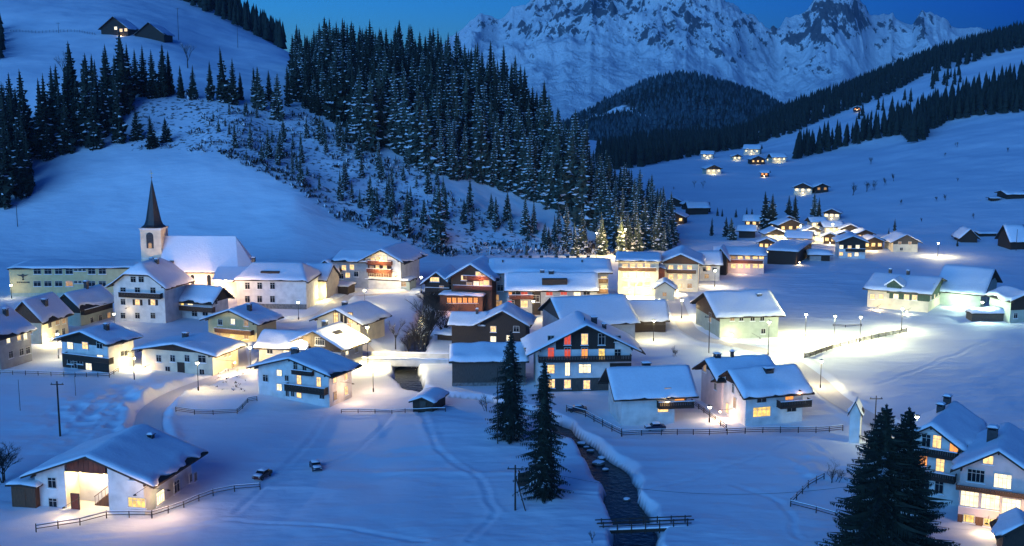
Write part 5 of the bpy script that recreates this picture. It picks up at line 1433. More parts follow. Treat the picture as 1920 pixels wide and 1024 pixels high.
def spur_size(px, py):
    s = random.choice((random.uniform(.6, .95), random.uniform(.9, 1.25), random.uniform(1.1, 1.45))) * (1.12 if 600 < px < 1100 else .86)
    return s * (.85 if px > 1150 else 1)
def frosty(px, py): return py > 235 or px > 960 or random.random() < .35
SPUR_N = 190
for x, y, z, px, py in spur[:SPUR_N]:
    plant(random.choice(FROST if frosty(px, py) else DARK), T20, x, y, z, spur_size(px, py), random.uniform(.9, 1.15), 'snow-dusted spruce in the dense wood covering the steep spur behind the village', 'spruces of the wood on the spur')
def merge_meshes(items, name, label):
    """items: (mesh, x, y, z, scale, turn): one mesh out of many trees"""
    VV, TT, MM = [], [], []; off = 0
    for me, x, y, z, sc_, rz in items:
        n = len(me.vertices); v = np.empty(n * 3, np.float32); me.vertices.foreach_get('co', v); v = v.reshape(-1, 3) * sc_
        c, s_ = math.cos(rz), math.sin(rz)
        VV.append(np.stack([v[:, 0] * c - v[:, 1] * s_ + x, v[:, 0] * s_ + v[:, 1] * c + y, v[:, 2] + z], 1))
        k = len(me.polygons); f = np.empty(k * 3, np.int32); me.polygons.foreach_get('vertices', f); TT.append(f.reshape(-1, 3) + off)
        m_ = np.empty(k, np.int32); me.polygons.foreach_get('material_index', m_); MM.append(m_); off += n
    mats = [m_.name for m_ in items[0][0].materials]
    return tag(link(name, raw_mesh(name, np.concatenate(VV), np.concatenate(TT), mats, False, np.concatenate(MM))), label, None, None, 'stuff')
rest = [(random.choice(FROST if random.random() < .4 else DARK), x, y, z - .2, spur_size(px, py), random.random() * 6.28) for x, y, z, px, py in spur[SPUR_N:]]
for nm, pool in (('needles_frosted', FROST), ('needles_dark', DARK)):
    it = [q for q in rest if q[0] in pool]
    if it: merge_meshes(it, 'spur_forest', 'deeper rows of the spruce wood on the spur')
for px, py, hpx in ((760, 440, 75), (822, 456, 120), (700, 412, 60), (648, 345, 50), (882, 392, 62), (985, 440, 80), (930, 428, 62), (1062, 468, 90), (1092, 474, 90), (1128, 478, 84), (1165, 478, 76), (1195, 472, 70), (1150, 450, 80),
                    (600, 262, 48), (566, 305, 42), (735, 395, 48), (795, 420, 50), (1040, 452, 52), (1225, 466, 64), (1245, 470, 52), (590, 205, 66), (520, 225, 90), (486, 205, 82)):
    p = at(px, py); s = hpx / scale_at(p) / 20
    plant(random.choice(FROST), T20, p.x, p.y, p.z, s, 1.15, 'snowy spruce standing by itself on the open rocky lower flank of the spur', 'lone spruces on the flank of the spur')
clump = scatter([(0, 250), (40, 235), (62, 262), (56, 370), (0, 392)], 6.0, (330, 560)) 
clump += scatter([(72, 295), (130, 290), (238, 275), (240, 190), (205, 182), (130, 205), (85, 245)], 6.0, (380, 560))
for x, y, z, px, py in clump[:46]:
    plant(random.choice(DARK), T20, x, y, z, random.uniform(.9, 1.6), random.uniform(.95, 1.2), 'black spruce in the clump above the white hill, below the two barns', 'black spruces of the clump on the hill')
for px, py, hpx in ((256, 176, 86), (270, 180, 96), (288, 184, 92), (305, 182, 100), (318, 178, 84), (340, 184, 62), (362, 186, 66), (395, 188, 76), (420, 192, 105), (436, 196, 88), (452, 188, 54), (478, 196, 72), (243, 190, 110), (505, 190, 60), (540, 200, 78), (552, 186, 88)):
    p = at(px, py); s = hpx / scale_at(p) / 20
    plant(random.choice(DARK), T20, p.x, p.y, p.z, s, 1.05, 'dark spruce in the row along the rim of the snowy rock patch', 'spruces along the rim of the rock patch')
for px, py, hpx in ((285, 278, 64), (312, 266, 48), (257, 262, 60), (90, 300, 70)):
    p = at(px, py); s = hpx / scale_at(p) / 20
    plant(random.choice(DARK), T20, p.x, p.y, p.z, s, 1.5, 'small dark spruce at the top edge of the white hill', 'small spruces at the top of the white hill')
for i, (px, py, hpx, wd, fr) in enumerate(((1334, 442, 36, .9, 0), (1362, 444, 40, 1, 0), (1372, 450, 44, 1.2, 1), (1330, 398, 22, .8, 0), (1345, 405, 18, .9, 0), (1354, 406, 16, .9, 0), (1380, 408, 18, .9, 0), (1400, 404, 17, .9, 0), (1410, 404, 16, .9, 0),
                                    (1436, 430, 74, 1.1, 0), (1447, 432, 72, 1.2, 0), (1478, 420, 56, 1.2, 0), (1490, 424, 60, 1.2, 0), (1526, 420, 62, 1.1, 1), (1534, 424, 56, 1, 0), (1665, 464, 40, .8, 0), (1676, 458, 50, .8, 0), (1795, 462, 16, 1, 0), (1280, 540, 62, 1.2, 1), (1268, 545, 34, 1.4, 1))):
    p = at(px, py); s = hpx / scale_at(p) / 20
    plant(random.choice(FROST if fr else DARK), T20, p.x, p.y, p.z, s, wd * 1.15, 'spruce standing among the houses of the hamlet or on its meadow', 'spruces around the hamlet houses')

# far woods that read as one mass
def merge_trees(pts, name, label, h0, h1, mats, rad=.16, tiers=4, sides=5):
    V = []; T = []; M = []
    for (x, y, z, *_r) in pts:
        mi_ = int(random.random() < .55 + .5 * float(vnoise(np.array(x / 90), np.array(y / 90)))) if len(mats) > 1 else 0
        h = random.uniform(h0, h1); r0 = h * rad * random.uniform(.85, 1.2); a0 = random.random() * 6.28
        for k in range(tiers):
            zb = z + h * (.06 + .8 * k / tiers); zt = min(z + h, zb + h * .42); rr = r0 * (1 - .78 * k / tiers)
            b0 = len(V)
            V.append((x + random.uniform(-.1, .1) * rr, y, zt))
            for s_ in range(sides):
                a = a0 + 6.283 * s_ / sides + k
                q = rr * random.uniform(.75, 1.25)
                V.append((x + q * math.cos(a), y + q * math.sin(a), zb - random.uniform(0, .05) * h))
            for s_ in range(sides): T.append((b0, b0 + 1 + s_, b0 + 1 + (s_ + 1) % sides)); M.append(mi_)
    return tag(link(name, raw_mesh(name, V, T, mats, smooth=False, mi=M)), label, None, None, 'stuff')
up = scatter([(285, -70), (330, -2), (400, 28), (470, 62), (545, 100), (570, 112), (650, 120), (660, 60), (560, -60)], 6.0, (640, 1250), 90000, visible=False)
merge_trees(up, 'ridge_forest', 'black conifer forest along the upper ridge against the sky', 14, 21, ['needles_dark'])
lf = scatter([(-60, 120), (-60, 60), (12, 55), (28, 80), (10, 108)], 5, (560, 760), 30000, visible=False)
merge_trees(lf, 'edge_forest', 'dark trees at the picture edge beside the upper meadow', 10, 15, ['needles_dark'])
sa = scatter([(1486, 300), (1560, 283), (1640, 263), (1690, 252), (1712, 268), (1732, 262), (1745, 245), (1790, 224), (1860, 216), (1990, 205), (1990, 120), (1900, 152), (1830, 178), (1750, 205), (1700, 228), (1620, 256), (1560, 270), (1495, 287)], 5.2, (700, 1100), 160000, visible=False)
merge_trees(sa, 'slope_forest', 'black belt of conifers across the slope', 13, 20, ['needles_dark'])
sb = scatter([(1120, 330), (1240, 306), (1320, 290), (1400, 278), (1480, 252), (1540, 226), (1600, 204), (1650, 186), (1690, 166), (1735, 140), (1800, 126), (1850, 108), (1990, 70), (1990, 40), (1850, 60), (1750, 95), (1650, 130), (1500, 180), (1380, 225), (1250, 255), (1120, 290)], 7.0, (800, 1480), 200000, visible=False)
merge_trees(sb, 'ridge_forest', 'dark wooded ridge running down from the high slope', 13, 19, ['needles_dark'], tiers=3)
sc2 = scatter([(1735, 152), (1800, 140), (1800, 158), (1740, 170)], 9, (900, 1300), 30000, visible=False) + scatter([(1600, 225), (1720, 175), (1720, 190), (1620, 236)], 17, (800, 1300), 40000, visible=False)
merge_trees(sc2, 'slope_trees', 'scattered small conifers in the snowy gap between the forest belts', 8, 13, ['needles_dark'])
# wooded hill
n = 26000
ia = rng.integers(0, XH.shape[0] - 1, n); iu = rng.integers(0, XH.shape[1] - 24, n)
fx = rng.random(n); fy = rng.random(n)
def bil(Q): return Q[ia, iu] * (1 - fx) * (1 - fy) + Q[ia + 1, iu] * fx * (1 - fy) + Q[ia, iu + 1] * (1 - fx) * fy + Q[ia + 1, iu + 1] * fx * fy
hx, hy, hz = bil(XH), bil(YH), bil(ZH)
hpx, hpy = proj(hx, hy, hz)
keep = (~in_poly(hpx + 8 * fbm(hx / 30, hy / 30, 3), hpy + 5 * fbm(hx / 22, hy / 22, 3), CLEAR)) & (hpx > 1010) & (hpx < 1620) & (hpy < 330)
pts = list(zip(hx[keep], hy[keep], hz[keep]))[:9000]
merge_trees(pts, 'hill_forest', 'conifer forest covering the whole middle hill', 11, 21, ['needles_dark', 'needles_snowy_hazed'], rad=.2, tiers=2, sides=5)

# snowy scrub on the rocky flank
def shrubs(pts, name, label, r0, r1, nb=16, snowp=.45):
    V = []; T = []; M = []
    for (x, y, z, *_r) in pts:
        R_ = random.uniform(r0, r1)
        for k in range(nb):
            a = random.random() * 6.283; el = random.uniform(.15, 1.35); l = R_ * random.uniform(.6, 1.2)
            d = Vector((math.cos(a) * math.cos(el), math.sin(a) * math.cos(el), math.sin(el)))
            sd = d.cross(Vector((0, 0, 1))).normalized() * l * random.uniform(.07, .2)
            b0 = Vector((x, y, z - .1)) + Vector((random.uniform(-.4, .4), random.uniform(-.4, .4), 0)) * R_
            m1 = b0 + d * l * .6
            i = len(V); V.extend((tuple(b0), tuple(m1 + sd), tuple(b0 + d * l), tuple(m1 - sd))); T.append((i, i + 1, i + 2)); T.append((i, i + 2, i + 3)); mi = 1 if random.random() < snowp else 0; M.extend((mi, mi))
    return tag(link(name, raw_mesh(name, V, T, ['twig', 'snow'], smooth=False, mi=M)), label, None, None, 'stuff')
s1 = [q for q in scatter(SCRUB, 2.3, (370, 560), 40000) if fbm(q[0] / 9.0, q[1] / 9.0, 3) + .35 * vnoise(q[0] / 30.0, q[1] / 30.0) > (.02 if q[3] > 420 else .22)]
shrubs(s1, 'scrub', 'snow-laden scrub and bushes over the rocky flank', .6, 2.3, 18, .34)
s1b = [q for q in scatter(SCRUB, 5.0, (370, 560), 20000) if fbm(q[0] / 14.0 + 3, q[1] / 14.0, 3) + random.uniform(-.35, .35) > -.02 and q[3] > 400]
merge_meshes([(random.choice(FROST), q[0], q[1], q[2] - .1, random.uniform(.14, .62) * (1 if q[4] > 250 else .5), random.random() * 6) for q in s1b], 'young_growth', 'thicket of young frosted spruces on the rocky flank')
edge = [(400, 285), (430, 283), (560, 335), (640, 395), (700, 418), (780, 440), (855, 474), (850, 490), (770, 458), (690, 432), (630, 410), (550, 352), (430, 297)]
s2 = scatter(edge, 2.0, (370, 480), 30000)
shrubs(s2, 'hedgerow_scrub', 'dark bushy growth along the foot of the rocky flank', 1.0, 2.4, 18, .18)
s3 = scatter([(870, 478), (1160, 478), (1160, 466), (1010, 452), (880, 462)], 2.6, (360, 420), 20000)
shrubs(s3, 'scrub', 'frosted bushes behind the long apartment block', .9, 2.0, 16, .5)
s4 = scatter([(400, 690), (462, 690), (462, 735), (400, 730)], 1.6, (180, 260), 8000)
shrubs(s4[:26], 'garden_bushes', 'low snowy garden bushes beside the low wide house', .35, .8, 14, .5)

# big firs close by
def big_fir(px, py, top, half, seed, label, tw=11, lv=40, nb=10, snowp=.20, dx=0):
    p = at(px, py) if py < 1100 else None
    if p is None:
        x, y = ground_at(px, py); p = Vector((x, y, h1(x, y)))
    H = CAMH - p.y * t_of(top) - p.z; R_ = half / scale_at(p)
    t_ = thing('fir_tree', (p.x, p.y, p.z - .2), seed * .7, label, 'tree')
    link('crown', spruce_mesh(seed, H, R_, lv, nb, snowp, 'needles_dark', .34, .72, tw, .05), t_)
    link('trunk', trunk_mesh(H, .26), t_)
    return t_
big_fir(958, 824, 616, 50, 11, 'tall dark fir rising in front of the inn, taller-standing neighbour of the streamside fir')
big_fir(1020, 934, 668, 50, 12, 'slim dark fir by the stream with its trunk foot in open snow', lv=44)
big_fir(1646, 1085, 752, 112, 13, 'huge dark fir at the picture bottom, its tip next to the transformer tower', 22, 46, 13, .16)
big_fir(1688, 1082, 758, 88, 14, 'huge dark fir at the picture bottom, its tip close to the bright street lamp', 22, 46, 13, .16)

# bare trees and bushes
def bare_mesh(seed, H, spread=.55, lev=4, nbr=4, r0=.16, lean=0.0, frost=0.0):
    r = random.Random(seed); mb = MB()
    def grow(p, d, l, rad, k):
        q = p + d * l
        mb.bar(p, q, rad, 5 if k > 1 else 3, rad * .6, mi=1 if (k < 2 and r.random() < frost) else 0)
        if k == 0: return
        for j in range(nbr + (1 if k < 2 else 0)):
            u = r.uniform(.45, 1.0); b0 = p + d * l * u
            a = r.random() * 6.283; nd = (d + Vector((math.cos(a), math.sin(a), r.uniform(-.1, .5))) * spread).normalized()
            grow(b0, nd, l * r.uniform(.5, .78), rad * .5, k - 1)
    grow(Vector((0, 0, -.2)), Vector((lean, 0, 1)).normalized(), H * .42, r0, lev)
    return mb
def bare_tree(px, py, hpx, seed, label, group=None, spread=.6, lev=4, name='bare_tree', frost=.15, nbr=4, stems=1):
    p = at(px, py); H = hpx / scale_at(p)
    t_ = thing(name, p, seed, label, 'bush' if 'bush' in name else 'tree', group)
    m_ = bare_mesh(seed, H, spread, lev, nbr, max(.02 * H, .05), 0, frost)
    for k in range(1, stems):
        m2 = bare_mesh(seed * 7 + k, H * random.uniform(.7, 1), spread, lev, nbr, max(.015 * H, .04), random.uniform(-.5, .5), frost)
        off = (random.uniform(-.25, .25) * H, random.uniform(-.2, .2) * H)
        m_.add([(v[0] + off[0], v[1] + off[1], v[2]) for v in m2.v], m2.f)
    nt0 = 7
    tk = MB(); tk.v = m_.v[:10]; tk.f = m_.f[:7]; tk.m = m_.m[:7]
    cr = MB(); cr.v = m_.v; cr.f = m_.f[7:]; cr.m = m_.m[7:]
    tk.build('trunk', ['bark', 'bark'], t_); cr.build('crown', ['twig', 'snow'], t_)
bare_tree(6, 905, 95, 31, 'big dark leafless bush at the picture edge above the farmhouse lean-to', None, .75, 4, 'bush', .05, 5, 5)
bare_tree(800, 650, 108, 32, 'broad dark alder clump filling the stream bank above the bridge', None, .6, 4, 'alder_tree', .08, 5, 5)
bare_tree(815, 590, 70, 33, 'dark alder at the foot of the timber restaurant', None, .6, 4, 'alder_tree', .05, 5, 4)
bare_tree(778, 668, 80, 36, 'low alder clump right behind the road bridge', None, .7, 4, 'alder_tree', .1, 5, 4)
bare_tree(742, 655, 70, 34, 'thin bare tree in the glow of the bridge lamp', None, .45, 4, 'bare_tree', .1, 4)
bare_tree(352, 128, 58, 35, 'frosted bare larch below the utility poles of the upper meadow', None, .5, 4, 'larch_tree', .4)
bare_tree(120, 150, 55, 37, 'thin larch poking out of the black spruce clump', None, .4, 4, 'larch_tree', .2)
bare_tree(1302, 352, 20, 38, 'bare tree in the middle of the far meadow, shorter of a pair', None, .7, 3, 'bare_tree', .0)
bare_tree(1318, 353, 22, 39, 'bare tree in the middle of the far meadow, taller of a pair', None, .7, 3, 'bare_tree', .0)
for i, (px, py, hp) in enumerate(((1600, 366, 28), (1625, 360, 24), (1640, 356, 22), (1659, 348, 18), (1675, 340, 18), (1688, 384, 14), (1755, 378, 13), (1772, 376, 16), (1632, 308, 16), (1795, 276, 13), (1772, 293, 10), (1890, 285, 12), (1795, 340, 10), (1825, 410, 14), (1727, 416, 10), (1240, 358, 8), (1262, 356, 8))):
    bare_tree(px, py, hp, 50 + i, 'small leafless tree dotted over the open right-hand slope', 'small leafless trees on the open slope', .5, 3, 'bare_tree', 0.0, 5, 2)
bare_tree(912, 770, 42, 70, 'thin bare shrub in the snow next to the tall fir by the barn', None, .5, 3, 'bush', .2, 4, 3)
bare_tree(1110, 1018, 34, 71, 'tiny bare fir seedling in the snow before the footbridge', None, .4, 3, 'bush', .2, 5, 1)
bare_tree(1560, 905, 46, 72, 'thin dark brush beside the broken fence near the huge firs', None, .8, 4, 'bush', .1, 4, 4)
bare_tree(1262, 668, 26, 73, 'small snowy bush on the bank behind the corner-balcony house', None, .6, 3, 'bush', .5, 5, 3)

# ------------------------------------------------------------------ bridges
a_, b_ = at(688, 680), at(836, 682)
d = (b_ - a_); L = d.length
br = thing('road_bridge', (a_.x, a_.y, -.1), math.atan2(d.y, d.x), 'concrete road bridge with snow-capped white parapet glowing beside a street lamp', 'bridge')
mb = MB(); mb.box(0, L, .4, 5.4, -.55, -.12); mb.box(0, 2.0, .4, 5.4, -2.6, -.5); mb.box(L - 2.0, L, .4, 5.4, -2.6, -.5); mb.build('deck', 'stone', br)
for nm, y0 in (('parapet', .2), ('parapet', 5.2)):
    mb = MB(); mb.box(-1, L + 1, y0, y0 + .28, -.5, .95); pr = mb.build(nm, 'plaster_white', br)
    mb = MB(); mb.box(-1.05, L + 1.05, y0 - .06, y0 + .34, .953, 1.2); mb.build('snow_cap', 'snow', pr)
a_, b_ = at(1128, 990), at(1292, 986)
d = (b_ - a_); L = d.length
fb = thing('footbridge', (a_.x, a_.y, 0), math.atan2(d.y, d.x), 'narrow snow-covered plank footbridge with post railing over the dark stream', 'footbridge')
mb = MB(); mb.box(.3, L - .3, 0, 1.2, -.12, .1); mb.box(.8, L - 1.2, .1, .3, -.35, -.12); mb.box(.8, L - 1.2, .9, 1.1, -.35, -.12); dk = mb.build('deck', 'wood_dark', fb)
mb = MB(); mb.box(.3, L - .3, .02, 1.18, .103, .3); mb.build('snow_cover', 'snow', dk)
for y in (0.0, 1.2):
    for k in range(7):
        mb = MB(); mb.box(.2 + (L - .4) * k / 6 - .06, .2 + (L - .4) * k / 6 + .06, y - .06, y + .06, -.5, 1.2); mb.build('post', 'wood_dark', fb)
    mb = MB(); mb.box(-.6, L + .6, y - .05, y + .05, .98, 1.1); mb.box(-.3, L + .3, y - .04, y + .04, .58, .68); mb.build('rail', 'wood_dark', fb)

# ------------------------------------------------------------------ fences
def fence(pts, label, step=2.2, hh=1.0, m='wood_dark', name='fence', rails=(.45, .85), snow=True, thick=.055):
    P = [at(*p) for p in pts]
    o = P[0]; t_ = thing(name, o, 0, label, 'fence')
    W_ = []
    for i in range(len(P) - 1):
        n = max(1, int((P[i + 1] - P[i]).length / step))
        for k in range(n):
            q = P[i].lerp(P[i + 1], k / n); q.z = h1(q.x, q.y); W_.append(q - o)
    W_.append(P[-1] - o)
    for q in W_:
        mb = MB(); mb.bar((q.x, q.y, q.z - .4), (q.x + random.uniform(-.04, .04), q.y, q.z + hh * random.uniform(.92, 1.1)), .08, 5, .065); mb.build('post', m, t_)
    for rz in rails:
        mb = MB()
        for i in range(len(W_) - 1): mb.bar(W_[i] + Vector((0, 0, rz * hh)), W_[i + 1] + Vector((0, 0, rz * hh)), thick, 4)
        r_ = mb.build('rail', m, t_)
        if snow and rz == max(rails):
            mb = MB()
            for i in range(len(W_) - 1): mb.bar(W_[i] + Vector((0, 0, rz * hh + .09)), W_[i + 1] + Vector((0, 0, rz * hh + .09)), .06, 5)
            mb.build('snow_cap', 'snow', r_)
    return t_
fence([(68, 998), (150, 985), (200, 972), (285, 972)], 'wooden post and rail fence in front of the lit farmhouse')
fence([(285, 972), (345, 952), (400, 930), (440, 922), (488, 918)], 'post and rail fence running off into the snow from the farmhouse corner')
fence([(0, 702), (120, 706), (205, 708), (222, 697)], 'long dark fence in front of the black-fronted chalet', hh=.9)
fence([(640, 775), (735, 776), (835, 772)], 'low fence between the white front house and the little hut', hh=.7)
fence([(330, 772), (400, 778), (445, 776), (465, 755), (482, 752)], 'low dark wall-like fence around the snowy garden mound', hh=.9, rails=(.3, .6, .9))
fence([(1062, 772), (1098, 782), (1130, 800), (1165, 818)], 'dark fence curving down beside the stream next to the firs', hh=1.2, rails=(.3, .6, .9))
fence([(1166, 819), (1240, 816), (1330, 816), (1430, 812), (1530, 812), (1580, 808)], 'long low garden fence in front of the two stream houses', hh=1.0, rails=(.3, .6, .9))
fence([(1300, 760), (1330, 782), (1362, 808)], 'garden fence between the two front houses', hh=1.0, rails=(.3, .6, .9))
fence([(1482, 948), (1515, 915), (1545, 898)], 'broken dark fence climbing beside the brush near the firs', hh=1.0)
fence([(1482, 950), (1530, 962), (1575, 975)], 'short dark fence end running in under the huge firs', hh=.9)
fence([(1508, 672), (1560, 655), (1620, 640), (1700, 623)], 'long dark snow fence slanting across the floodlit meadow', hh=1.1, rails=(.25, .5, .75), step=2.5, snow=False, thick=.12)
fence([(1562, 612), (1585, 614), (1615, 612)], 'short fence piece under the two meadow lamps', hh=.6, snow=False)
fence([(20, 60), (60, 62), (140, 60), (178, 66)], 'dark fence leading up to the lit alpine farmhouse', hh=1.4)

# ------------------------------------------------------------------ poles, wires
def pole(px, py, top, label, arms=1, group=None, r=.11, stay=False, name='utility_pole'):
    p = at(px, py); H = CAMH - p.y * t_of(top) - p.z
    t_ = thing(name, p, 0, label, 'utility pole', group)
    mb = MB(); mb.bar((0, 0, -.6), (0, 0, H), r, 7, r * .75); mb.build('pole', 'wood_dark', t_)
    for k in range(arms):
        z = H - .5 - .7 * k
        mb = MB(); mb.box(-1.0, 1.0, -.06, .06, z - .06, z + .06); ar = mb.build('crossarm', 'wood_dark', t_)
        for x in (-.85, .85):
            mb = MB(); mb.lathe([(.04, z + .06), (.07, z + .14), (.03, z + .3)], 6, (x, 0, 0)); mb.build('insulator', 'slate', ar)
    if stay:
        mb = MB(); mb.bar((1.4, -.2, -.4), (.1, 0, H * .72), .08, 6); mb.build('stay_prop', 'wood_dark', t_)
    return t_, p, H
pA = pole(113, 818, 715, 'tall utility pole with crossarm in the snowfield below the black-fronted chalet', 1, None, .16)
pole(38, 770, 712, 'thin stake-like pole in the snow at the left edge', 0, None, .05)
pole(142, 742, 705, 'thin short pole behind the tall crossarm pole', 0, None, .05)
pole(252, 712, 655, 'dark post with signal box beside the low wide house', 1, None, .09)
pB = pole(966, 957, 872, 'utility pole with a slanting prop near the bottom fir', 1, None, .13, True)
pole(933, 832, 690, 'tall thin pole in front of the tall fir by the barn', 0, None, .09)
pole(1329, 662, 590, 'utility pole with crossarm in front of the yellow-green barn', 1, None, .1)
pole(1640, 806, 742, 'utility pole beside the slim transformer tower', 1, None, .1)
pole(335, 75, 15, 'utility pole with crossarm right of the two upper barns', 1, None, .16)
pole(446, 90, 50, 'utility pole far out on the upper meadow', 0, None, .14)
pole(110, 62, 42, 'short pole on the fence line to the alpine farmhouse', 1, None, .12)
pole(33, 425, 385, 'pole on the white hill at the picture edge', 0, None, .12)
pole(1905, 470, 430, 'pole beside the dark barn at the picture edge', 0, None, .1)
pole(880, 668, 520, 'slender pole in front of the timber restaurant', 0, None, .06) if False else None
def wire(p, q, sag, label):
    m_ = (p + q) / 2
    mb = MB(); n = 24; pr = None
    for i in range(n + 1):
        u = i / n; c_ = p.lerp(q, u); c_.z -= sag * 4 * u * (1 - u)
        if pr is not None: mb.bar(pr, c_, .022, 3)
        pr = c_
    tag(mb.build('power_line', 'metal_dark'), label, 'power line')
pp = at(1600, 968)
wire(pB[1] + Vector((.85, 0, pB[2] - .2)), pp + Vector((0, 0, 4.0)), 2.2, 'thin dark wire sagging from the propped pole across the stream')

# ------------------------------------------------------------------ street lamps
def street_lamp(px, py, hh, power, col, label, m='lamp_white', glob=.30, arm=True):
    p = at(px, py); t_ = thing('street_lamp', p, 0, label, 'street lamp')
    mb = MB(); mb.bar((0, 0, -.4), (0, 0, hh + .25), .075, 6, .05); mb.lathe([(.14, -.3), (.14, .6), (.08, .75)], 7); mb.build('pole', 'metal_dark', t_)
    mb = MB(); mb.lathe([(.06, .30), (.34, .22), (.40, .12), (.38, .09)], 10, (0, 0, hh)); mb.build('shade', 'metal_dark', t_)
    mb = MB(); mb.lathe([(.05, -.30), (.20, -.24), (.30, -.08), (.26, .08), (.05, .1)], 10, (0, 0, hh)); mb.build('globe', m, t_).scale = (1, 1, 1)
    add_light(t_, (0, 0, hh - .5), power * STREET_K, col, glob)
street_lamp(690, 684, 7.5, 7500, WHITE, 'blazing street lamp at the near end of the road bridge')
street_lamp(684, 578, 4.5, 900, WHITE, 'white street lamp on the lane below the lit hotel')
street_lamp(1758, 482, 4.5, 2200, WHITE, 'lone bright street lamp by the road at the slope foot')
street_lamp(1716, 842, 5, 1400, GREENW, 'bright street lamp behind the huge fir and the grey balcony house')
street_lamp(1564, 640, 5.5, 4000, GREENW, 'floodlamp on the open meadow, nearer the green barn')
street_lamp(1612, 642, 5.5, 4000, GREENW, 'floodlamp on the open meadow, nearer the dormer farmhouse')
street_lamp(1440, 668, 7, 4200, GREENW, 'added street lamp flooding the open meadow beside the field road')  # extra lamp, added to flood the meadow
street_lamp(1278, 598, 4.5, 1700, WHITE, 'street lamp at the corner of the green barn')
street_lamp(1190, 560, 5, 2200, WHITE, 'street lamp in the glare before the floodlit hotels')
street_lamp(1225, 640, 4.5, 900, WHITE, 'street lamp on the bank behind the inn')
street_lamp(1340, 538, 4.5, 900, (1, .8, .5), 'street lamp in front of the red balcony chalet')
street_lamp(560, 600, 4.2, 260, WHITE, 'street lamp beside the white hipped block')
street_lamp(470, 692, 4.2, 900, WARM, 'warm street lamp at the end of the low wide house')
street_lamp(1500, 455, 6, 4200, WHITE, 'brightest lamp in the heart of the hamlet')
street_lamp(1560, 452, 6, 3200, WHITE, 'hamlet lamp in front of the tall lit chalet')
street_lamp(1600, 470, 5, 1300, WARM, 'hamlet lamp above the brown and white block')
street_lamp(1840, 600, 4.2, 1800, TEAL, 'teal white yard lamp of the meadow farm')
street_lamp(700, 735, 4.0, 350, ROSE, 'rosy lamp on the snowy bank below the road bridge')
street_lamp(790, 548, 4.0, 260, WHITE, 'small lamp where the hotel lane meets the restaurant')
street_lamp(1330, 792, 2.6, 160, ROSE, 'low garden lamp in the drive of the rose-lit house')
street_lamp(310, 735, 4.0, 420, ROSE, 'street lamp at the bend of the village road above the farmhouse') if False else None
street_lamp(215, 620, 3.8, 350, WHITE, 'lamp in the gap next to the half-hipped guesthouse')
street_lamp(425, 588, 8.0, 2200, ROSE, 'added tall rosy lamp for the church roof, between gallery house and white block')  # added high up so that its light reaches the nave roof
street_lamp(110, 672, 5, 500, WHITE, 'lamp in the yard between the chalet and the grey edge house')
street_lamp(1510, 632, 5, 3000, GREENW, 'added lamp widening the meadow glow past the yellow-green barn')  # another extra lamp for the wide meadow glare
street_lamp(1690, 620, 5, 1600, GREENW, 'yard lamp in front of the dormer farmhouse')
street_lamp(1172, 482, 9, 6500, WARM, 'added warm lamp lighting the frosted wood behind the floodlit hotel')  # added source for the warm light on the frosted trees
street_lamp(1118, 484, 8, 2600, WARM, 'added warm lamp widening the glow on the trees behind the apartment block')  # second added source, spreads that warm light along the trees
street_lamp(566, 690, 5.5, 1300, WHITE, 'added lamp brightening the village road behind the white front house')  # added to make this stretch of road bright
street_lamp(372, 732, 5, 700, WARM, 'added warm lamp brightening the road bend by the garden mound')  # added to carry the bright road round the bend
street_lamp(1538, 728, 5, 1100, WHITE, 'added lamp brightening the field road beyond the rose-lit house')  # added to brighten the field road
street_lamp(1470, 474, 5, 1500, WARM, 'hamlet lamp in front of the barn with one gable lamp')
street_lamp(1140, 600, 5.5, 1500, WHITE, 'added lamp widening the glow between the wide barn and the apartment block')  # added to enlarge the glow of the village core
street_lamp(1000, 600, 4.5, 700, WARM, 'added lamp widening the glow between the dark chalet and the wide barn')  # added as well for the larger glow of the core
street_lamp(22, 560, 3.5, 120, WHITE, 'small lamp in front of the yellow school')

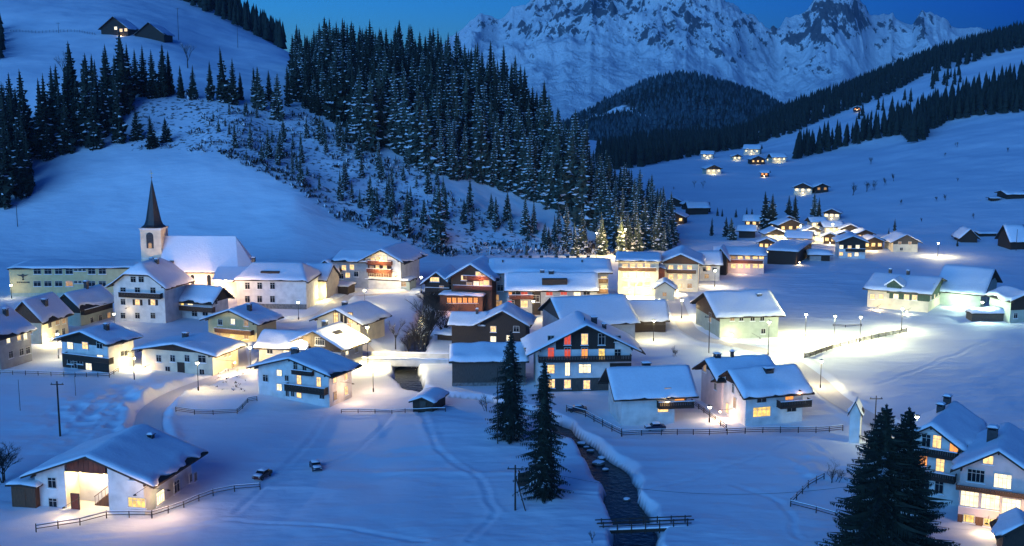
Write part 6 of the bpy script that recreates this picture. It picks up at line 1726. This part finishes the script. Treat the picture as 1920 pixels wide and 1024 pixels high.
# ------------------------------------------------------------------ cars
def car(px, py, yaw, label, paint='car_paint', snow=True):
    p = at(px, py); t_ = thing('parked_car', p, math.radians(yaw), label, 'car'); t_.scale = (.8, .8, .8)
    prof = [(-2.0, .35), (-2.02, .75), (-1.55, .88), (-.95, .92), (-.45, 1.40), (.85, 1.42), (1.45, .98), (1.95, .9), (2.02, .6), (1.95, .32)]
    mb = MB(); mb.prism([(x, z) for x, z in prof], 'x', -.8, .8)
    mb.v = [(v[1], v[0], v[2]) for v in mb.v]    # nose along -x
    # taper the cabin
    mb.v = [(x, y * (.84 if z > 1.2 else 1.0), z) for x, y, z in mb.v]
    body = mb.build('body', paint, t_)
    mb = MB()
    for s_ in (-1, 1):
        mb.add([(-.86, s_ * .815, .95), (.85, s_ * .815, .95), (.72, s_ * .72, 1.34), (-.40, s_ * .72, 1.34)], [(0, 1, 2, 3)])
    mb.add([(-.93, -.66, .97), (-.93, .66, .97), (-.50, .58, 1.36), (-.50, -.58, 1.36)], [(0, 1, 2, 3)]); mb.add([(1.42, -.66, 1.02), (1.42, .66, 1.02), (.93, .58, 1.38), (.93, -.58, 1.38)], [(0, 1, 2, 3)])
    mb.build('windows', 'glass_dark', t_)
    for x in (-1.25, 1.25):
        for s_ in (-1, 1):
            mb = MB(); mb.bar((x, s_ * .66, .32), (x, s_ * .84, .32), .32, 12); wh = mb.build('wheel', 'rubber', t_)
            mb = MB(); mb.bar((x, s_ * .84, .32), (x, s_ * .86, .32), .18, 10); mb.build('hubcap', 'sheet_steel', wh)
    for x, mt in ((-2.03, 'window_frame'), (2.03, 'red_paint')):
        for s_ in (-1, 1):
            mb = MB(); mb.box(x - .03, x + .03, s_ * .6 - .14, s_ * .6 + .14, .62, .76); mb.build('headlight' if x < 0 else 'tail_light', mt, t_)
    if snow:
        mb = MB()
        n, m_ = 9, 6; xs = np.linspace(-.55, .95, n); ys = np.linspace(-.72, .72, m_); vv = []
        for i in range(n):
            for j in range(m_):
                e = min(i, n - 1 - i, j, m_ - 1 - j); vv.append((xs[i], ys[j], 1.43 + (0.20 if e > 1 else .14 if e == 1 else -.04)))
        mb.add(vv, [(i * m_ + j, i * m_ + j + 1, (i + 1) * m_ + j + 1, (i + 1) * m_ + j) for i in range(n - 1) for j in range(m_ - 1)]); mb.build('snow_cover', 'snow', t_, True)
        mb = MB(); mb.add([(-1.95, -.7, .86), (-1.95, .7, .86), (-.98, .72, .96), (-.98, -.72, .96), (-1.85, -.6, 1.0), (-1.85, .6, 1.0), (-1.05, .62, 1.1), (-1.05, -.62, 1.1)], [(4, 5, 6, 7), (0, 1, 5, 4), (1, 2, 6, 5), (2, 3, 7, 6), (3, 0, 4, 7)]); mb.build('bonnet_snow', 'snow', t_, True)
car(492, 896, 70, 'snow-topped dark car standing in the open snowfield nearer the farmhouse')
car(592, 879, 110, 'snow-topped dark car standing in the open snowfield farther from the farmhouse', 'car_paint_blue')
car(1228, 806, 8, 'dark car parked against the corner-balcony house behind the fence', 'car_paint_blue')
car(1082, 772, 0, 'snow-buried dark car parked behind the firs near the inn', 'car_paint_blue')
# small wooden box and stacked boards by the firs
t_ = thing('notice_board', at(985, 918), math.radians(10), 'dark boarded hay rack leaning beside the slim streamside fir', 'hay rack')
mb = MB(); mb.box(-1.0, 1.1, -.15, .15, .5, 2.3)
mb.build('board', 'wood_dark', t_)
for x in (-.8, .9):
    mb = MB(); mb.bar((x, 0, -.4), (x, 0, 2.6), .09, 6); mb.build('post', 'wood_dark', t_)
t_.name = 'hay_rack'
# snow-capped boulders in the stream
for i, (px, py, s) in enumerate(((1092, 832, .6), (1108, 845, .5), (1122, 868, .7), (1135, 880, .4), (1128, 858, .5), (1175, 935, .45), (1100, 838, .4))):
    x, y = ground_at(px, py, -1.3)
    me = bpy.data.meshes.new('boulder'); bm = bmesh.new(); bmesh.ops.create_icosphere(bm, subdivisions=3, radius=s)
    for v in bm.verts:
        k = 1 + .28 * float(vnoise(np.array(v.co.x * 1.3 + i * 5), np.array(v.co.y * 1.3 + v.co.z * 2.1))); v.co = Vector((v.co.x * k * 1.25, v.co.y * k, v.co.z * k * .62))
    bm.to_mesh(me); bm.free(); me.materials.append(MATS['stone']); me.materials.append(MATS['snow'])
    for pl_ in me.polygons: pl_.material_index = 1 if pl_.normal.z > .62 else 0; pl_.use_smooth = True
    o = link('boulder', me); o.location = (x, y, -1.35)
    tag(o, 'snow-capped boulder in the open stream below the firs', 'boulder', 'boulders in the stream')

# ------------------------------------------------------------------ the valley air
mz = bpy.data.materials.new('valley_air'); mz.use_nodes = True; t = mz.node_tree
t.nodes.remove(t.nodes['Principled BSDF'])
pv = t.nodes.new('ShaderNodeVolumePrincipled')
pv.inputs['Color'].default_value = (0.45, 0.74, 1.0, 1); pv.inputs['Density'].default_value = HAZE_D; pv.inputs['Anisotropy'].default_value = 0.1
t.links.new(pv.outputs[0], t.nodes['Material Output'].inputs['Volume'])
MATS['valley_air'] = mz
mb = MB(); mb.box(-5600, 5600, -250, 5700, -75, 760)
tag(mb.build('haze', 'valley_air'), 'thin blue evening haze in the valley', None, None, 'stuff')
